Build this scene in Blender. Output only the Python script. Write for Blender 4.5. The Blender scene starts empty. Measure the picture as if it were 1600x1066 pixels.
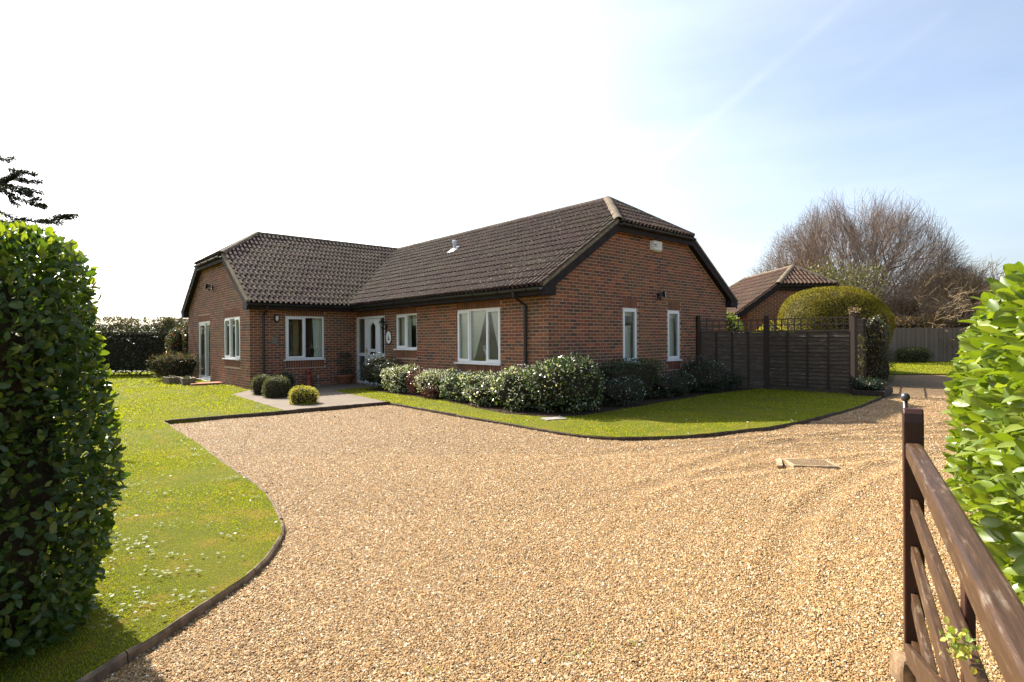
import bpy, math, random
import numpy as np
from mathutils import Vector, Matrix
from mathutils.geometry import tessellate_polygon
rnd = random.Random(7)
rng = np.random.default_rng(11)
sc = bpy.context.scene
COL = sc.collection

# ------------------------------------------------------------------ camera, sky, sun, exposure
CAM_H = 1.4424
F = 875.27                                   # focal length in pixels of a 1600 px wide frame
cam_d = bpy.data.cameras.new('camera'); cam = bpy.data.objects.new('camera', cam_d); COL.objects.link(cam)
cam_d.sensor_width = 36.0; cam_d.lens = F / 1600 * 36; cam_d.shift_y = -3.0 / 1600
cam_d.clip_start = 0.05; cam_d.clip_end = 2000
cam.matrix_world = Matrix.Translation((0, 0, CAM_H)) @ Matrix.Rotation(math.radians(90), 4, 'X') @ Matrix.Rotation(-0.0064, 4, 'Z')
sc.camera = cam

SUN_AZ = (-0.702, 0.713); SUN_EL = 40.0
w = bpy.data.worlds.new('World'); sc.world = w; w.use_nodes = True
wn = w.node_tree.nodes; wl = w.node_tree.links; wn.clear()
def N(nt, t, **k):
    n = nt.nodes.new(t)
    for a, b in k.items(): setattr(n, a, b)
    return n
sky = N(w.node_tree, 'ShaderNodeTexSky', sky_type='NISHITA', sun_disc=False)
sky.sun_elevation = math.radians(SUN_EL); sky.sun_rotation = math.atan2(SUN_AZ[0], SUN_AZ[1])
sky.altitude = 20; sky.air_density = 1.0; sky.dust_density = 3.5; sky.ozone_density = 2.0
bg = N(w.node_tree, 'ShaderNodeBackground'); bg.inputs[1].default_value = 0.102
wo = N(w.node_tree, 'ShaderNodeOutputWorld')
# thin high cloud and two vapour trails, defined by direction in the sky
tc = N(w.node_tree, 'ShaderNodeTexCoord')
def vdot(v):
    d = N(w.node_tree, 'ShaderNodeVectorMath', operation='DOT_PRODUCT'); wl.new(tc.outputs['Generated'], d.inputs[0]); d.inputs[1].default_value = v; return d.outputs['Value']
def wmath(op, a, b=None, c=None, clamp=False):
    m = N(w.node_tree, 'ShaderNodeMath', operation=op, use_clamp=clamp)
    for i, x in enumerate((a, b, c)):
        if x is None: continue
        if isinstance(x, (int, float)): m.inputs[i].default_value = x
        else: wl.new(x, m.inputs[i])
    return m.outputs[0]
mp = N(w.node_tree, 'ShaderNodeMapping'); mp.inputs['Scale'].default_value = (1.2, 1.2, 5.0); wl.new(tc.outputs['Generated'], mp.inputs[0])
nz = N(w.node_tree, 'ShaderNodeTexNoise'); nz.inputs['Scale'].default_value = 1.6; nz.inputs['Detail'].default_value = 6; nz.inputs['Roughness'].default_value = 0.55; wl.new(mp.outputs[0], nz.inputs[0])
nz2 = N(w.node_tree, 'ShaderNodeTexNoise'); nz2.inputs['Scale'].default_value = 14; nz2.inputs['Detail'].default_value = 4; wl.new(tc.outputs['Generated'], nz2.inputs[0])
cloud = wmath('MULTIPLY', wmath('MULTIPLY_ADD', nz.outputs[0], 1.1, -0.12, clamp=True), 0.62)
def raydir(px, py): return Vector(((px - 800) / F, 1, (530 - py) / F)).normalized()
def trail(p, q, width, amount):
    a, b = raydir(*p), raydir(*q); n = a.cross(b).normalized(); t = n.cross(a).normalized(); L = b.dot(t)
    across = wmath('DIVIDE', wmath('ABSOLUTE', vdot(n)), width)
    band = wmath('POWER', wmath('SUBTRACT', 1.0, across, clamp=True), 1.5)
    s = wmath('DIVIDE', vdot(t), L)
    ends = wmath('MULTIPLY', wmath('MULTIPLY', wmath('ADD', s, 0.02), 6, clamp=True), wmath('MULTIPLY', wmath('SUBTRACT', 1.12, s), 5, clamp=True))
    front = wmath('GREATER_THAN', vdot(a), 0.2)
    k = wmath('MULTIPLY', wmath('MULTIPLY', band, ends), wmath('MULTIPLY', front, wmath('MULTIPLY_ADD', nz2.outputs[0], 1.6, -0.25, clamp=True)))
    return wmath('MULTIPLY', k, amount)
tot = wmath('ADD', wmath('ADD', trail((1015, 272), (1360, -20), 0.013, 0.15), trail((1330, 140), (1490, 20), 0.016, 0.11)), cloud, clamp=True)
veil = N(w.node_tree, 'ShaderNodeMixRGB'); wl.new(tot, veil.inputs[0]); wl.new(sky.outputs[0], veil.inputs[1])
# the thin cloud is as bright as the hazy air around it, only without its blue
bw = N(w.node_tree, 'ShaderNodeRGBToBW'); wl.new(sky.outputs[0], bw.inputs[0])
comb = N(w.node_tree, 'ShaderNodeCombineColor')
for i, f_ in enumerate((1.72, 1.86, 2.02)): wl.new(wmath('MULTIPLY', bw.outputs[0], f_), comb.inputs[i])
wl.new(comb.outputs[0], veil.inputs[2])
wl.new(veil.outputs[0], bg.inputs[0]); wl.new(bg.outputs[0], wo.inputs[0])

sun_d = bpy.data.lights.new('sun', 'SUN'); sun_d.energy = 5.0; sun_d.angle = math.radians(0.53); sun_d.color = (1.0, 0.93, 0.80)
sun = bpy.data.objects.new('sun', sun_d); COL.objects.link(sun)
ce = math.cos(math.radians(SUN_EL)); sv = Vector((*Vector(SUN_AZ).normalized() * ce, math.sin(math.radians(SUN_EL))))
sun.rotation_mode = 'QUATERNION'; sun.rotation_quaternion = sv.to_track_quat('Z', 'Y'); sun.location = (-20, 20, 30)
vs = sc.view_settings; vs.view_transform = 'Standard'; vs.look = 'None'; vs.gamma = 1.0; vs.exposure = 1.32; vs.use_curve_mapping = False
sc.cycles.max_bounces = 8; sc.cycles.transparent_max_bounces = 12; sc.cycles.caustics_reflective = False; sc.cycles.caustics_refractive = False

# ------------------------------------------------------------------ materials
MATS = {}
def nodes_of(name):
    m = bpy.data.materials.new(name); m.use_nodes = True; nt = m.node_tree
    b = nt.nodes['Principled BSDF']; MATS[name] = m
    return m, nt, b
def ramp(nt, stops, interp='LINEAR'):
    r = N(nt, 'ShaderNodeValToRGB'); cr = r.color_ramp; cr.interpolation = interp
    while len(cr.elements) < len(stops): cr.elements.new(0.5)
    for e, (p, c) in zip(cr.elements, stops): e.position = p; e.color = (*c, 1)
    return r
def noise(nt, scale, detail=4, rough=0.55, stretch=None, coords='pos'):
    n = N(nt, 'ShaderNodeTexNoise'); n.inputs['Scale'].default_value = scale; n.inputs['Detail'].default_value = detail; n.inputs['Roughness'].default_value = rough
    if coords == 'pos': src = N(nt, 'ShaderNodeNewGeometry').outputs['Position']
    else: src = N(nt, 'ShaderNodeTexCoord').outputs['Object']
    if stretch:
        m = N(nt, 'ShaderNodeMapping'); m.inputs['Scale'].default_value = stretch; nt.links.new(src, m.inputs[0]); src = m.outputs[0]
    nt.links.new(src, n.inputs['Vector']); return n
def nmath(nt, op, a, b=None, clamp=False):
    m = N(nt, 'ShaderNodeMath', operation=op, use_clamp=clamp)
    for i, x in enumerate((a, b)):
        if x is None: continue
        if isinstance(x, (int, float)): m.inputs[i].default_value = x
        else: nt.links.new(x, m.inputs[i])
    return m.outputs[0]
def piece_random(nt):
    g = N(nt, 'ShaderNodeNewGeometry'); o = N(nt, 'ShaderNodeObjectInfo')
    return nmath(nt, 'FRACT', nmath(nt, 'ADD', g.outputs['Random Per Island'], o.outputs['Random']))
def mixrgb(nt, fac, a, b, mode='MIX'):
    m = N(nt, 'ShaderNodeMixRGB', blend_type=mode)
    for i, x in enumerate((fac, a, b)):
        if isinstance(x, (int, float)): m.inputs[i].default_value = x
        elif isinstance(x, tuple): m.inputs[i].default_value = (*x, 1)
        else: nt.links.new(x, m.inputs[i])
    return m.outputs[0]
def bump(nt, b, height, strength=0.4, dist=0.01):
    n = N(nt, 'ShaderNodeBump'); n.inputs['Strength'].default_value = strength; n.inputs['Distance'].default_value = dist
    nt.links.new(height, n.inputs['Height']); nt.links.new(n.outputs[0], b.inputs['Normal'])
def plain(name, col, rough=0.6, spec=0.4, var=0.25, scale=8, metal=0.0, bumps=0.15):
    m, nt, b = nodes_of(name)
    n = noise(nt, scale, 6)
    lo = tuple(c * (1 - var) for c in col); hi = tuple(min(1, c * (1 + var)) for c in col)
    r = ramp(nt, [(0.3, lo), (0.7, hi)]); nt.links.new(n.outputs[0], r.inputs[0]); nt.links.new(r.outputs[0], b.inputs['Base Color'])
    b.inputs['Roughness'].default_value = rough; b.inputs['Specular IOR Level'].default_value = spec; b.inputs['Metallic'].default_value = metal
    if bumps: bump(nt, b, n.outputs[0], bumps, 0.004)
    return m
def brick_mat(name, stops):
    m, nt, b = nodes_of(name)
    r = ramp(nt, stops, 'CONSTANT'); nt.links.new(piece_random(nt), r.inputs[0])
    n = noise(nt, 38, 5, 0.65); big = noise(nt, 1.1, 3)
    c = mixrgb(nt, nmath(nt, 'MULTIPLY', n.outputs[0], 0.6), r.outputs[0], (0.10, 0.050, 0.030))
    c = mixrgb(nt, nmath(nt, 'MULTIPLY', nmath(nt, 'SUBTRACT', big.outputs[0], 0.42, clamp=True), 1.6, clamp=True), c, (0.17, 0.11, 0.05))
    nt.links.new(c, b.inputs['Base Color']); b.inputs['Roughness'].default_value = 0.85; b.inputs['Specular IOR Level'].default_value = 0.25
    bump(nt, b, n.outputs[0], 0.5, 0.004); return m
brick_mat('brick_mixed', [(0, (0.34, 0.105, 0.048)), (0.14, (0.27, 0.078, 0.042)), (0.32, (0.22, 0.078, 0.044)), (0.50, (0.145, 0.066, 0.044)), (0.66, (0.085, 0.054, 0.046)), (0.80, (0.20, 0.092, 0.045)), (0.89, (0.42, 0.135, 0.052)), (0.95, (0.17, 0.050, 0.040))])
brick_mat('brick_red', [(0, (0.27, 0.085, 0.045)), (0.4, (0.22, 0.070, 0.040)), (0.7, (0.17, 0.056, 0.036)), (0.88, (0.12, 0.045, 0.036))])
plain('mortar', (0.43, 0.32, 0.225), 0.95, 0.1, 0.25, 22, bumps=0.3)
plain('plaster', (0.40, 0.37, 0.32), 0.9, 0.1, 0.05, 3)
def tile_mat(name, stops, lichen):
    m, nt, b = nodes_of(name)
    r = ramp(nt, stops); nt.links.new(piece_random(nt), r.inputs[0])
    n = noise(nt, 16, 6, 0.7); fine = noise(nt, 26, 4, 0.6); big = noise(nt, 0.7, 3)
    c = mixrgb(nt, nmath(nt, 'MULTIPLY', n.outputs[0], 0.35), r.outputs[0], (0.045, 0.035, 0.03))
    c = mixrgb(nt, nmath(nt, 'MULTIPLY', nmath(nt, 'SUBTRACT', big.outputs[0], 0.45, clamp=True), 2.2, clamp=True), c, (0.085, 0.078, 0.045))
    sp = nmath(nt, 'MULTIPLY', nmath(nt, 'SUBTRACT', fine.outputs[0], 0.66 - lichen, clamp=True), 14, clamp=True)
    c = mixrgb(nt, sp, c, (0.40, 0.37, 0.30))
    nt.links.new(c, b.inputs['Base Color']); b.inputs['Roughness'].default_value = 0.9; b.inputs['Specular IOR Level'].default_value = 0.15
    bump(nt, b, fine.outputs[0], 0.4, 0.004); return m
tile_mat('roof_concrete_tile', [(0, (0.072, 0.044, 0.035)), (0.5, (0.100, 0.060, 0.046)), (1, (0.052, 0.034, 0.030))], 0.06)
tile_mat('garage_tile', [(0, (0.125, 0.073, 0.052)), (0.5, (0.16, 0.095, 0.065)), (1, (0.10, 0.06, 0.044))], 0.0)
plain('ridge_concrete', (0.15, 0.115, 0.078), 0.9, 0.2, 0.5, 9, bumps=0.5)
plain('verge_mortar', (0.20, 0.16, 0.10), 0.95, 0.1, 0.45, 14, bumps=0.6)
plain('dark_board', (0.024, 0.019, 0.018), 0.8, 0.2, 0.3, 6)
plain('black_plastic', (0.016, 0.016, 0.017), 0.35, 0.5, 0.2, 6, bumps=0)
plain('white_plastic', (0.80, 0.80, 0.79), 0.35, 0.5, 0.03, 4, bumps=0)
plain('lead_metal', (0.42, 0.44, 0.47), 0.45, 0.5, 0.3, 12, metal=0.6)
plain('dark_felt', (0.03, 0.028, 0.027), 0.9, 0.2)
plain('curtain_net', (0.80, 0.78, 0.68), 0.95, 0.1, 0.05, 12, bumps=0)
plain('curtain_gold', (0.45, 0.34, 0.17), 0.95, 0.1, 0.15, 12, bumps=0)
plain('white_enamel', (0.75, 0.75, 0.72), 0.3, 0.5, 0.05, 30, bumps=0)
plain('cream_plastic', (0.66, 0.64, 0.58), 0.5, 0.4, 0.08, 12, bumps=0)
plain('stained_plastic', (0.42, 0.36, 0.16), 0.6, 0.3, 0.3, 18, bumps=0)
plain('terracotta', (0.34, 0.14, 0.075), 0.85, 0.2, 0.3, 16)
plain('red_glaze', (0.20, 0.035, 0.018), 0.4, 0.5, 0.25, 16)
plain('trough_stone', (0.20, 0.165, 0.12), 0.95, 0.1, 0.4, 12, bumps=0.6)
plain('sandstone', (0.20, 0.135, 0.08), 0.95, 0.1, 0.5, 24, bumps=0.6)
plain('soil', (0.055, 0.038, 0.026), 1.0, 0.05, 0.5, 18, bumps=0.8)
plain('edging_stone', (0.17, 0.125, 0.085), 0.9, 0.15, 0.5, 14, bumps=0.6)
plain('edging_timber', (0.075, 0.055, 0.04), 0.9, 0.15, 0.5, 14, bumps=0.6)
plain('manhole_steel', (0.33, 0.25, 0.155), 0.75, 0.3, 0.3, 20, bumps=0.4)
plain('concrete_slab', (0.25, 0.235, 0.205), 0.9, 0.1, 0.25, 14, bumps=0.4)
plain('bark', (0.19, 0.155, 0.12), 0.95, 0.1, 0.4, 10, bumps=0.5)
plain('twig_red', (0.27, 0.20, 0.155), 0.95, 0.1, 0.35, 3, bumps=0)
plain('twig_tan', (0.22, 0.16, 0.095), 0.95, 0.1, 0.4, 3, bumps=0)
plain('knob_iron', (0.10, 0.10, 0.11), 0.4, 0.5, 0.3, 30, metal=0.7)
plain('far_roof', (0.15, 0.11, 0.10), 0.9, 0.1, 0.3, 6)
m, nt, b = nodes_of('path_concrete')
n = noise(nt, 2.2, 6, 0.6); n2 = noise(nt, 70, 4, 0.7)
r = ramp(nt, [(0.3, (0.10, 0.072, 0.046)), (0.7, (0.165, 0.12, 0.078))]); nt.links.new(n.outputs[0], r.inputs[0])
nt.links.new(mixrgb(nt, nmath(nt, 'MULTIPLY', n2.outputs[0], 0.5), r.outputs[0], (0.16, 0.125, 0.10)), b.inputs['Base Color']); b.inputs['Roughness'].default_value = 0.95
bump(nt, b, n2.outputs[0], 0.4, 0.004)
# painted, weathered gate wood and grey fence wood
def wood(name, c1, c2, worn, wornamt, rough, stretch, streak=0.5, turn=0.0):
    m, nt, b = nodes_of(name)
    g = noise(nt, 9, 6, 0.7, stretch, 'obj')
    if turn:
        rm = N(nt, 'ShaderNodeMapping'); rm.inputs['Rotation'].default_value = (0, 0, turn); sm = g.inputs['Vector'].links[0].from_node; src = sm.inputs[0].links[0].from_socket; nt.links.new(src, rm.inputs[0]); nt.links.new(rm.outputs[0], sm.inputs[0])
    p = noise(nt, 5, 5, 0.7, None, 'pos')
    r = ramp(nt, [(0.32, c1), (0.68, c2)]); nt.links.new(g.outputs[0], r.inputs[0])
    c = mixrgb(nt, nmath(nt, 'MULTIPLY', piece_random(nt), 0.45), r.outputs[0], tuple(x * 0.55 for x in c1))
    k = nmath(nt, 'MULTIPLY', nmath(nt, 'SUBTRACT', nmath(nt, 'ADD', nmath(nt, 'MULTIPLY', p.outputs[0], 1 - streak), nmath(nt, 'MULTIPLY', g.outputs[0], streak)), 0.62 - wornamt, clamp=True), 11, clamp=True)
    c = mixrgb(nt, k, c, worn); nt.links.new(c, b.inputs['Base Color'])
    b.inputs['Roughness'].default_value = rough; b.inputs['Specular IOR Level'].default_value = 0.4
    bump(nt, b, g.outputs[0], 0.35, 0.004); return m
wood('gate_stain', (0.032, 0.014, 0.006), (0.092, 0.044, 0.018), (0.16, 0.12, 0.085), 0.075, 0.48, (0.7, 8, 8), 0.6, -math.atan2(.854, .52))
wood('gate_end_stain', (0.035, 0.012, 0.008), (0.058, 0.021, 0.013), (0.14, 0.10, 0.08), 0.03, 0.4, (14, 14, 1.5))
wood('fence_board_wood', (0.055, 0.042, 0.030), (0.12, 0.092, 0.066), (0.34, 0.29, 0.23), 0.05, 0.9, (0.5, 0.5, 9), 0.85)
wood('fence_post_wood', (0.035, 0.023, 0.017), (0.060, 0.040, 0.029), (0.12, 0.09, 0.07), 0.02, 0.9, (14, 14, 2))
wood('trellis_wood', (0.075, 0.055, 0.040), (0.13, 0.10, 0.075), (0.26, 0.23, 0.19), 0.04, 0.9, (6, 6, 6))
wood('grey_pale_wood', (0.165, 0.128, 0.098), (0.25, 0.198, 0.152), (0.34, 0.28, 0.22), 0.0, 0.95, (9, 9, 1.2))
# glass: clear with a mirror share that grows at glancing angles
m, nt, b = nodes_of('window_glass'); nt.nodes.remove(b)
fr = N(nt, 'ShaderNodeFresnel'); gb = N(nt, 'ShaderNodeNewGeometry'); nt.links.new(nmath(nt, 'ADD', 1.5, nmath(nt, 'MULTIPLY', gb.outputs['Backfacing'], 1 / 1.5 - 1.5)), fr.inputs[0])
tr = N(nt, 'ShaderNodeBsdfTransparent'); tr.inputs[0].default_value = (0.86, 0.90, 0.88, 1)
gl = N(nt, 'ShaderNodeBsdfGlossy'); gl.inputs['Roughness'].default_value = 0.02; gl.inputs['Color'].default_value = (0.9, 0.93, 0.95, 1)
mx = N(nt, 'ShaderNodeMixShader'); nt.links.new(fr.outputs[0], mx.inputs[0]); nt.links.new(tr.outputs[0], mx.inputs[1]); nt.links.new(gl.outputs[0], mx.inputs[2])
nt.links.new(mx.outputs[0], nt.nodes['Material Output'].inputs[0])
def leaf_mat(name, stops, rough=0.4, spec=0.5, trans=0.35, tint=(1.25, 1.35, 0.5), lumps=0.0):
    m, nt, b = nodes_of(name)
    r = ramp(nt, stops); pr = piece_random(nt)
    if lumps:
        n = noise(nt, 1.4, 2); pr = nmath(nt, 'FRACT', pr); pr = nmath(nt, 'ADD', nmath(nt, 'MULTIPLY', pr, 1 - lumps), nmath(nt, 'MULTIPLY', n.outputs[0], lumps))
    nt.links.new(pr, r.inputs[0])
    b.inputs['Roughness'].default_value = rough; b.inputs['Specular IOR Level'].default_value = spec
    nt.links.new(r.outputs[0], b.inputs['Base Color'])
    t = N(nt, 'ShaderNodeBsdfTranslucent'); nt.links.new(mixrgb(nt, 1.0, r.outputs[0], tint, 'MULTIPLY'), t.inputs[0])
    ms = N(nt, 'ShaderNodeMixShader'); ms.inputs[0].default_value = trans
    nt.links.new(b.outputs[0], ms.inputs[1]); nt.links.new(t.outputs[0], ms.inputs[2])
    nt.links.new(ms.outputs[0], nt.nodes['Material Output'].inputs[0]); return m
leaf_mat('privet_leaf', [(0, (0.035, 0.070, 0.014)), (0.6, (0.055, 0.10, 0.020)), (1, (0.10, 0.15, 0.03))], 0.38, 0.5, 0.32, (2.0, 2.0, 0.5))
leaf_mat('privet_sunlit_leaf', [(0, (0.10, 0.15, 0.018)), (1, (0.19, 0.24, 0.035))], 0.35, 0.5, 0.45, (1.7, 1.6, 0.4))  # brighter copy of the privet leaf, sunlight on the hedge put into its colour
leaf_mat('laurel_leaf', [(0, (0.105, 0.160, 0.018)), (0.6, (0.165, 0.225, 0.028)), (1, (0.25, 0.30, 0.06))], 0.36, 0.4, 0.34, (1.6, 1.6, 0.4))
leaf_mat('far_hedge_leaf', [(0, (0.035, 0.045, 0.020)), (0.7, (0.055, 0.065, 0.030)), (1, (0.10, 0.09, 0.05))], 0.5, 0.4, 0.2)
leaf_mat('far_hedge_top_leaf', [(0, (0.06, 0.055, 0.03)), (1, (0.12, 0.10, 0.065))], 0.5, 0.4, 0.3)
leaf_mat('variegated_leaf', [(0, (0.05, 0.085, 0.025)), (0.3, (0.09, 0.13, 0.045)), (0.5, (0.33, 0.36, 0.19)), (1, (0.66, 0.65, 0.48))], 0.28, 0.7, 0.3, (1.3, 1.3, 0.7))
leaf_mat('shrub_leaf', [(0, (0.025, 0.050, 0.014)), (0.7, (0.045, 0.080, 0.02)), (1, (0.085, 0.13, 0.035))], 0.25, 0.6, 0.25)
leaf_mat('dark_fine_leaf', [(0, (0.022, 0.038, 0.018)), (1, (0.055, 0.085, 0.038))], 0.45, 0.5, 0.2)
leaf_mat('red_leaf', [(0, (0.060, 0.022, 0.014)), (1, (0.15, 0.050, 0.032))], 0.4, 0.5, 0.35, (1.5, 0.8, 0.6))
leaf_mat('flower_white', [(0, (0.70, 0.68, 0.62)), (1, (0.82, 0.80, 0.75))], 0.7, 0.2, 0.3, (1, 1, 1))
leaf_mat('flower_red', [(0, (0.55, 0.05, 0.02)), (1, (0.7, 0.12, 0.04))], 0.6, 0.2, 0.3, (1, 1, 1))
leaf_mat('yew_leaf', [(0, (0.11, 0.112, 0.008)), (0.6, (0.22, 0.19, 0.012)), (1, (0.36, 0.285, 0.022))], 0.7, 0.15, 0.1, (1.8, 1.5, 0.3), 0.5)
leaf_mat('gold_leaf', [(0, (0.28, 0.26, 0.02)), (0.6, (0.50, 0.45, 0.03)), (1, (0.65, 0.57, 0.06))], 0.5, 0.3, 0.3, (1.2, 1.2, 0.4))
leaf_mat('box_leaf', [(0, (0.060, 0.075, 0.020)), (0.7, (0.095, 0.11, 0.03)), (1, (0.16, 0.165, 0.04))], 0.45, 0.4, 0.3, (1.6, 1.5, 0.4))
leaf_mat('dry_leaf', [(0, (0.16, 0.115, 0.055)), (1, (0.30, 0.22, 0.11))], 0.7, 0.2, 0.3, (1.2, 1.0, 0.6))
leaf_mat('ivy_leaf', [(0, (0.08, 0.08, 0.03)), (1, (0.17, 0.15, 0.06))], 0.5, 0.3, 0.3)
leaf_mat('grey_leaf', [(0, (0.04, 0.05, 0.03)), (0.7, (0.075, 0.085, 0.05)), (1, (0.16, 0.16, 0.11))], 0.4, 0.4, 0.25)
leaf_mat('yellow_sprig_leaf', [(0, (0.17, 0.24, 0.05)), (0.6, (0.30, 0.33, 0.08)), (1, (0.55, 0.42, 0.05))], 0.4, 0.4, 0.3)
leaf_mat('conifer_leaf', [(0, (0.022, 0.034, 0.020)), (1, (0.045, 0.060, 0.035))], 0.6, 0.3, 0.1)
leaf_mat('grass_blade', [(0, (0.165, 0.215, 0.014)), (0.5, (0.27, 0.30, 0.018)), (0.85, (0.38, 0.34, 0.028)), (1, (0.44, 0.35, 0.05))], 0.6, 0.12, 0.5, (1.25, 1.25, 0.4), 0.45)
leaf_mat('weed_leaf', [(0, (0.07, 0.105, 0.03)), (1, (0.14, 0.17, 0.06))], 0.55, 0.25, 0.15)
m, nt, b = nodes_of('lawn')
n = noise(nt, 0.9, 5, 0.6); n2 = noise(nt, 60, 5, 0.75)
r = ramp(nt, [(0.3, (0.09, 0.115, 0.010)), (0.55, (0.14, 0.145, 0.014)), (0.75, (0.20, 0.165, 0.022))]); nt.links.new(n.outputs[0], r.inputs[0])
mo = noise(nt, 3.2, 4, 0.6); c = mixrgb(nt, nmath(nt, 'MULTIPLY', nmath(nt, 'SUBTRACT', mo.outputs[0], 0.52, clamp=True), 5, clamp=True), r.outputs[0], (0.26, 0.17, 0.03))
nt.links.new(mixrgb(nt, nmath(nt, 'MULTIPLY', n2.outputs[0], 0.6), c, (0.04, 0.045, 0.010)), b.inputs['Base Color']); b.inputs['Roughness'].default_value = 1.0; b.inputs['Specular IOR Level'].default_value = 0.1
bump(nt, b, n2.outputs[0], 0.8, 0.02)
m, nt, b = nodes_of('far_ground')
n = noise(nt, 0.05, 6); r = ramp(nt, [(0.3, (0.06, 0.075, 0.02)), (0.7, (0.12, 0.10, 0.05))]); nt.links.new(n.outputs[0], r.inputs[0]); nt.links.new(r.outputs[0], b.inputs['Base Color']); b.inputs['Roughness'].default_value = 1
GRAVEL = [(0, (0.093, 0.052, 0.022)), (0.10, (0.218, 0.113, 0.042)), (0.26, (0.382, 0.221, 0.085)), (0.46, (0.480, 0.297, 0.120)), (0.62, (0.294, 0.149, 0.052)), (0.76, (0.545, 0.389, 0.190)), (0.88, (0.392, 0.297, 0.200)), (0.95, (0.676, 0.583, 0.400)), (1, (0.807, 0.734, 0.560))]
m, nt, b = nodes_of('gravel_stone')
r = ramp(nt, GRAVEL); nt.links.new(piece_random(nt), r.inputs[0]); n = noise(nt, 0.5, 4)
nt.links.new(mixrgb(nt, nmath(nt, 'MULTIPLY', nmath(nt, 'SUBTRACT', n.outputs[0], 0.25, clamp=True), 0.9), r.outputs[0], (0.27, 0.165, 0.078)), b.inputs['Base Color']); b.inputs['Roughness'].default_value = 0.75; b.inputs['Specular IOR Level'].default_value = 0.2
m, nt, b = nodes_of('gravel_bed')
v = N(nt, 'ShaderNodeTexVoronoi'); v.inputs['Scale'].default_value = 115; g = N(nt, 'ShaderNodeNewGeometry'); nt.links.new(g.outputs['Position'], v.inputs['Vector'])
sep = N(nt, 'ShaderNodeSeparateColor'); nt.links.new(v.outputs['Color'], sep.inputs[0])
r = ramp(nt, GRAVEL); nt.links.new(sep.outputs[0], r.inputs[0]); n = noise(nt, 0.5, 4)
c = mixrgb(nt, nmath(nt, 'MULTIPLY', nmath(nt, 'SUBTRACT', n.outputs[0], 0.25, clamp=True), 0.9), r.outputs[0], (0.27, 0.165, 0.078))
gap = nmath(nt, 'MULTIPLY', nmath(nt, 'SUBTRACT', v.outputs['Distance'], 0.36, clamp=True), 2.2, clamp=True)
nt.links.new(mixrgb(nt, gap, c, (0.14, 0.085, 0.038)), b.inputs['Base Color']); b.inputs['Roughness'].default_value = 0.8; b.inputs['Specular IOR Level'].default_value = 0.3
bump(nt, b, nmath(nt, 'SUBTRACT', 1.0, v.outputs['Distance']), 1.0, 0.022)

# ------------------------------------------------------------------ helpers
class MB:
    def __init__(s): s.v = []; s.f = []; s.m = []
    def poly(s, pts, mi=0):
        i = len(s.v); s.v += [tuple(p) for p in pts]; s.f.append(tuple(range(i, i + len(pts)))); s.m.append(mi)
    def hexa(s, p, mi=0, skip=()):
        """eight corners: bottom ring 0-3, top ring 4-7"""
        i = len(s.v); s.v += [tuple(q) for q in p]
        for k, f in enumerate(((3, 2, 1, 0), (4, 5, 6, 7), (0, 1, 5, 4), (1, 2, 6, 5), (2, 3, 7, 6), (3, 0, 4, 7))):
            if k not in skip: s.f.append(tuple(i + j for j in f)); s.m.append(mi)
    def box(s, x0, x1, y0, y1, z0, z1, mi=0):
        s.hexa([(x0, y0, z0), (x1, y0, z0), (x1, y1, z0), (x0, y1, z0), (x0, y0, z1), (x1, y0, z1), (x1, y1, z1), (x0, y1, z1)], mi)
    def bar(s, a, b, w, h, up=(0, 0, 1), mi=0):
        a, b = Vector(a), Vector(b); d = (b - a).normalized(); u = Vector(up); side = d.cross(u).normalized() * (w / 2); u = side.cross(d).normalized() * (h / 2)
        s.hexa([a - side - u, a + side - u, b + side - u, b - side - u, a - side + u, a + side + u, b + side + u, b - side + u], mi)
    def tube(s, pts, radii, n=8, mi=0, caps=True):
        pts = [Vector(p) for p in pts]; rings = []
        for k, p in enumerate(pts):
            d = (pts[min(k + 1, len(pts) - 1)] - pts[max(k - 1, 0)]).normalized()
            u = d.orthogonal().normalized() if k == 0 else (u - d * u.dot(d)).normalized()
            v = d.cross(u); i = len(s.v); r_ = radii[k] if hasattr(radii, '__len__') else radii
            s.v += [tuple(p + (u * math.cos(t) + v * math.sin(t)) * r_) for t in [2 * math.pi * j / n for j in range(n)]]; rings.append(i)
        for a, b in zip(rings, rings[1:]):
            for j in range(n): s.f.append((a + j, a + (j + 1) % n, b + (j + 1) % n, b + j)); s.m.append(mi)
        if caps:
            s.f.append(tuple(rings[0] + j for j in reversed(range(n)))); s.m.append(mi)
            s.f.append(tuple(rings[-1] + j for j in range(n))); s.m.append(mi)
    def lathe(s, prof, n=16, mi=0, c=(0, 0, 0)):
        rings = []
        for r_, z in prof:
            i = len(s.v); s.v += [(c[0] + r_ * math.cos(2 * math.pi * j / n), c[1] + r_ * math.sin(2 * math.pi * j / n), c[2] + z) for j in range(n)]; rings.append(i)
        for a, b in zip(rings, rings[1:]):
            for j in range(n): s.f.append((a + j, a + (j + 1) % n, b + (j + 1) % n, b + j)); s.m.append(mi)
        s.f.append(tuple(rings[0] + j for j in reversed(range(n)))); s.m.append(mi)
        s.f.append(tuple(rings[-1] + j for j in range(n))); s.m.append(mi)
    def mesh(s, name, mats, smooth=False):
        me = bpy.data.meshes.new(name); me.from_pydata(s.v, [], s.f)
        for mm in mats: me.materials.append(MATS[mm])
        if len(mats) > 1: me.polygons.foreach_set('material_index', s.m)
        if smooth: me.polygons.foreach_set('use_smooth', [True] * len(s.f))
        me.update(); return me
    def obj(s, name, mats, parent=None, smooth=False, **props):
        if isinstance(mats, str): mats = [mats]
        return link(name, s.mesh(name, mats, smooth), parent, **props)
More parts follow.
